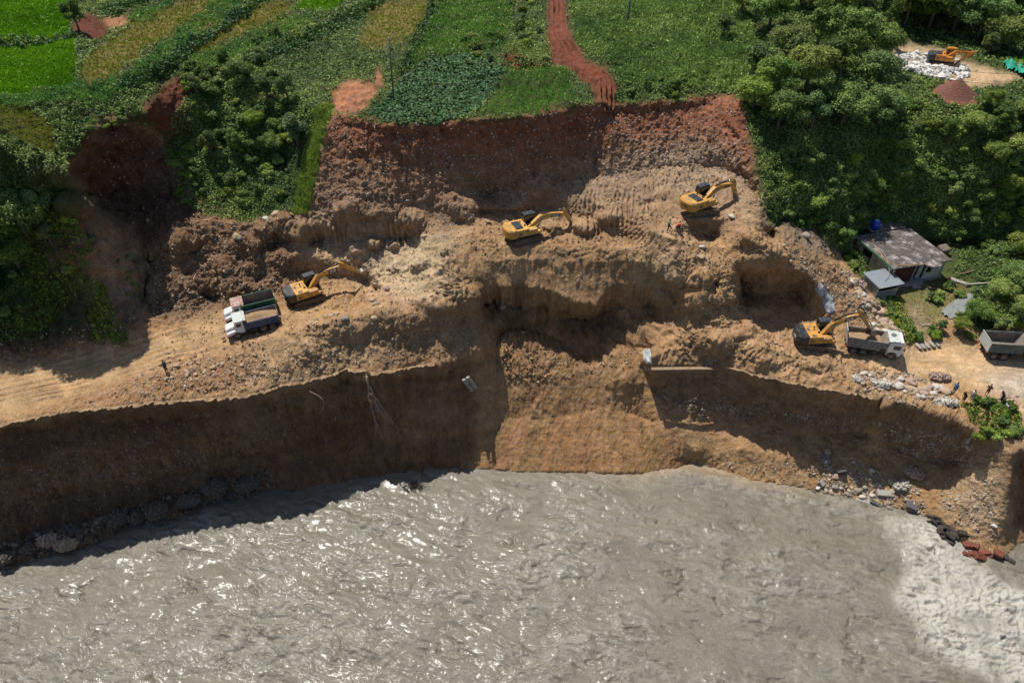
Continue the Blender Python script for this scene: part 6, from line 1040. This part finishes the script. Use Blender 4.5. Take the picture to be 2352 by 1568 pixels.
b.tube([(0, 0, .1), (.6, 1.2, .4), (.8, 2.4, .9)], .06, 6); o = b.build('drift_branch', mat('wet_wood', (.05,.042,.036), .6)); o.location = (x, y, 0); tag(o, 'dark brushwood caught in the river below the left cliff', 'branch')
def culvert(): 
    p = spot(1075, 862); root = empty('concrete_post', p+Vector((0, -1.2, 0)), rot=(R(12), R(-22), 0)); tag(root, 'pair of broken concrete drain pieces hanging from the cliff corner', 'concrete drain'); MB().box((-.28, 0, -.3), (.42, .3, 2.6), bev=.04).build('left_beam', M_CEM, root); MB().box((.3, .05, -.1), (.42, .3, 2.5), bev=.04).build('right_beam', M_CEM, root)
culvert()
a = spot(1497, 835); b_ = spot(1640, 836); o = MB().tube([(0, 0, 0), tuple(b_-a)], .01, 4); o = MB(); mid = (a+b_)/2; o.box((0, 0, 0), ((b_-a).length, .5, .2), bev=.04); o = o.build('road_edge_beam', mat('tan_concrete', (.25,.18,.115), .85, dirt=((.2,.13,.08), .4, 2))); o.location = mid+Vector((0, -.45, -.15)); o.rotation_euler = (0, 0, math.atan2(b_.y-a.y, b_.x-a.x)); tag(o, 'long straight road edge beam sticking out over the right cliff', 'concrete beam')
for (u, v, u2, v2, lab) in [(712,885,742,945,'stiff cable end curving out of the left cliff'), (1900,910,1935,985,'thin stick hanging from the right cliff lip'), (1955,1130,1975,1160,'curved pale rod among the shore stones')]:
    a = spot(u, v)+Vector((0, -.6, .1)); x, y, d = ray(u2, v2); t = (a.y-1.2)/y; e = Vector((x*t, a.y-1.2, CAMZ+d*t)); wire('cable', arc([a, a.lerp(e, .45)+Vector((.9, -.3, .5)), e]), .035, M_DEAD, lab, 'cable')
b = MB(); rs = np.random.RandomState(8)
for (u0, u1, n) in [(1505,1650,34), (840,880,8)]:
    for k in range(n):
        u = rs.uniform(u0, u1); v = float(np.interp(u, [q[0] for q in LIPL+LIPR], [q[1] for q in LIPL+LIPR])) if u0 != 1350 else float(np.interp(u, [1350,1400,1480], [700,652,645])); p = spot(u, v)+Vector((0, -.35, 0)); l = rs.uniform(.4, 1.5); b.tube([tuple(p), tuple(p+Vector((rs.normal()*.15, -.25, -l*.5))), tuple(p+Vector((rs.normal()*.3, -.2, -l)))], [.022, .015, .008], 4)
o = b.build('hanging_roots', M_DEAD); tag(o, 'fringe of torn roots dangling from the cliff lips', 'roots', kind='stuff')
# ---------------------------------------------------------------- PEOPLE
M_SKIN = mat('brown_skin', (.20,.10,.06), .6); M_HAIR = mat('black_hair', (.01,.009,.009), .6)
def skin(name, verts, edges, rad, m, parent, root_i=0, sub=1):
    me = bpy.data.meshes.new(name); me.from_pydata([tuple(v) for v in verts], edges, []); o = bpy.data.objects.new(name, me); COL.objects.link(o)
    md = o.modifiers.new('s', 'SKIN'); 
    for i, r in enumerate(rad): me.skin_vertices[0].data[i].radius = (r, r) if not isinstance(r, tuple) else r; me.skin_vertices[0].data[i].use_root = (i == root_i)
    o.modifiers.new('u', 'SUBSURF').levels = sub; dg = bpy.context.evaluated_depsgraph_get(); nm = bpy.data.meshes.new_from_object(o.evaluated_get(dg)); bpy.data.objects.remove(o); nm.name = name; nm.polygons.foreach_set('use_smooth', [True]*len(nm.polygons)); nm.materials.clear(); nm.materials.append(m); return link(name, nm, parent)
CL = {}
def cloth(c):
    if c not in CL: CL[c] = mat('cloth_%d' % len(CL), c, .85)
    return CL[c]
def person(u, v, rz, pose, top, leg, label, h=1.68, cap=None, group=None, dz=0):
    p = spot(u, v); root = empty('person', (p.x, p.y, p.z-.02+dz), R(rz), s=h/1.7); tag(root, label, 'person', group)
    # joints, facing +x.  pose: stand / crossed / step / squat / sit / lean
    K = dict(hip=(0, 0, .92), chest=(.02, 0, 1.25), neck=(.03, 0, 1.46), head=(.05, 0, 1.6), knL=(.03, .1, .5), anL=(0, .1, .08), knR=(.03, -.1, .5), anR=(0, -.1, .08), elL=(-.02, .25, 1.12), haL=(.08, .26, .9), elR=(-.02, -.25, 1.12), haR=(.08, -.26, .9))
    if pose == 'crossed': K.update(elL=(.1, .26, 1.14), haL=(.26, .02, 1.2), elR=(.1, -.26, 1.14), haR=(.25, -.03, 1.14))
    if pose == 'hips': K.update(elL=(-.1, .38, 1.15), haL=(.02, .2, .98), elR=(-.1, -.38, 1.15), haR=(.02, -.2, .98))
    if pose == 'step': K.update(knL=(.3, .1, .66), anL=(.42, .1, .3), knR=(-.08, -.1, .5), anR=(-.16, -.1, .06), elR=(-.18, -.22, 1.3), haR=(-.42, -.2, 1.42), haL=(.3, .15, .98))
    if pose == 'squat': K.update(hip=(-.12, 0, .34), chest=(.04, 0, .62), neck=(.14, 0, .8), head=(.2, 0, .93), knL=(.3, .16, .5), anL=(.12, .14, .07), knR=(.3, -.16, .5), anR=(.12, -.14, .07), elL=(.2, .22, .55), haL=(.42, .14, .5), elR=(.2, -.22, .55), haR=(.42, -.14, .5))
    if pose == 'sit': K.update(hip=(-.05, 0, .14), chest=(0, 0, .45), neck=(.04, 0, .66), head=(.08, 0, .8), knL=(.34, .14, .4), anL=(.5, .12, .06), knR=(.34, -.14, .4), anR=(.5, -.12, .06), elL=(.12, .24, .42), haL=(.34, .12, .42), elR=(.12, -.24, .42), haR=(.34, -.12, .42))
    if pose == 'lean': K.update(chest=(.14, 0, 1.2), neck=(.24, 0, 1.38), head=(.32, 0, 1.5), elL=(.2, .24, 1.05), haL=(.38, .1, .98), elR=(.2, -.24, 1.05), haR=(.38, -.1, .98))
    J = {k: Vector(q) for k, q in K.items()}; sh = (J['chest']+(J['neck']-J['chest'])*.72); J['shL'] = sh+Vector((0, .18, 0)); J['shR'] = sh-Vector((0, .18, 0)); J['hpL'] = J['hip']+Vector((0, .09, -.03)); J['hpR'] = J['hip']-Vector((0, .09, .03))
    up = (J['head']-J['neck']).normalized(); J['crown'] = J['head']+up*.11; J['nose'] = J['head']+Vector((.105, 0, -.01)); J['toL'] = J['anL']+Vector((.18, 0, -.04)); J['toR'] = J['anR']+Vector((.18, 0, -.04)); J['sp'] = sh
    names = ['hip','chest','sp','neck','head','crown','nose','shL','elL','haL','shR','elR','haR','hpL','knL','anL','toL','hpR','knR','anR','toR']; rad = dict(hip=.12,chest=.125,sp=.10,neck=.05,head=.092,crown=.06,nose=.016,shL=.06,elL=.042,haL=.03,shR=.06,elR=.042,haR=.03,hpL=.09,knL=.058,anL=.04,toL=.035,hpR=.09,knR=.058,anR=.04,toR=.035)
    E = [('hip','chest'),('chest','sp'),('sp','neck'),('neck','head'),('head','crown'),('head','nose'),('sp','shL'),('shL','elL'),('elL','haL'),('sp','shR'),('shR','elR'),('elR','haR'),('hip','hpL'),('hpL','knL'),('knL','anL'),('anL','toL'),('hip','hpR'),('hpR','knR'),('knR','anR'),('anR','toR')]
    V = [J[k] for k in names]; Rr = [rad[k]*.88 for k in names]; Ed = [(names.index(a), names.index(b)) for a, b in E]
    for s, hn, el in (('L', 'haL', 'elL'), ('R', 'haR', 'elR')):   # palm with four fingers and a thumb
        d = (J[hn]-J[el]).normalized(); sd = d.orthogonal().normalized(); hi = names.index(hn)
        for k in range(5):
            off = sd*((k-1.5)*.018) if k < 4 else sd*.05; ln = (.075, .088, .083, .065, .045)[k]; V.append(J[hn]+d*(.055 if k < 4 else .02)+off); V.append(J[hn]+d*(.055+ln)+off*1.15+Vector((.01, 0, -.01))); Rr += [.010, .007]; i = len(V)-2; Ed += [(hi, i), (i, i+1)]
    skin('body', V, Ed, Rr, M_SKIN, root, 0)
    tn = ['hip','chest','sp','shL','shR','elL','elR']; T = [J[k].copy() for k in tn]; T[5] = J['shL'].lerp(J['elL'], .8); T[6] = J['shR'].lerp(J['elR'], .8); skin('shirt', T, [(0,1),(1,2),(2,3),(2,4),(3,5),(4,6)], [.15,.155,.12,.085,.085,.062,.062], cloth(top), root)
    tn = ['hip','hpL','hpR','knL','knR','anL','anR']; T = [J[k].copy() for k in tn]
    for a, b in ((5, 3), (6, 4)): T[a] = T[a].lerp(T[b], .12 if leg[0] != .3 else .8)
    skin('trousers', T, [(0,1),(0,2),(1,3),(2,4),(3,5),(4,6)], [.135,.105,.105,.075,.075,.055,.055], cloth(leg), root)
    MB().ico(tuple(J['head']+up*.055-Vector((.018, 0, 0))), (.108, .1, .085), 2).build('hair', cloth(cap) if cap else M_HAIR, root); return root
BK = (.015,.015,.018); NV = (.02,.03,.07)
person(387, 862, -20, 'hips', (.03,.09,.11), (.03,.035,.05), 'lone man in a teal shirt and dark trousers, hands on hips on the left road', h=1.75)
person(1534, 533, 10, 'step', (.10,.24,.15), BK, 'worker in a green safety vest and black trousers, one foot up on the sand ridge', h=1.75)
person(1555, 527, 15, 'squat', (.70,.07,.02), NV, 'worker in a bright orange jacket squatting on the sand ridge')
person(2187, 905, -160, 'stand', (.05,.14,.33), (.06,.09,.13), 'man in a blue shirt standing beside the roadside cobbles', h=1.72)
person(2209, 925, -170, 'lean', BK, (.03,.03,.035), 'leaning person all in black at the bank edge', h=1.72)
person(2226, 921, -150, 'stand', (.62,.60,.58), (.25,.25,.27), 'person in a white shirt next to the one in black', h=1.6)
person(2262, 910, -140, 'crossed', (.05,.015,.015), (.30,.03,.03), 'person in a black top and red shorts standing alone with folded arms', h=1.7)
person(2295, 925, 170, 'lean', (.02,.02,.022), BK, 'person in black with a backpack bending forward behind the bush', h=1.7)
person(2309, 940, 175, 'sit', (.62,.62,.66), (.10,.13,.22), 'person in a white top sitting on the grass at the bank edge')
person(2320, 934, 160, 'sit', (.06,.05,.05), (.08,.07,.07), 'dark clothed person sitting just right of the one in white')
# lane mark and stones at the paved road
a, b_ = spot(2300, 917), spot(2380, 905); o = MB(); o.box((0, 0, 0), ((b_-a).length*2, .12, .012)); o = o.build('road_crack', mat('tar_line', (.05,.048,.045), .9)); o.location = (a+b_)/2+Vector((0, 0, .03)); o.rotation_euler = (0, 0, math.atan2(b_.y-a.y, b_.x-a.x)); tag(o, 'dark tar seam along the paved road at the right edge', 'tar seam')
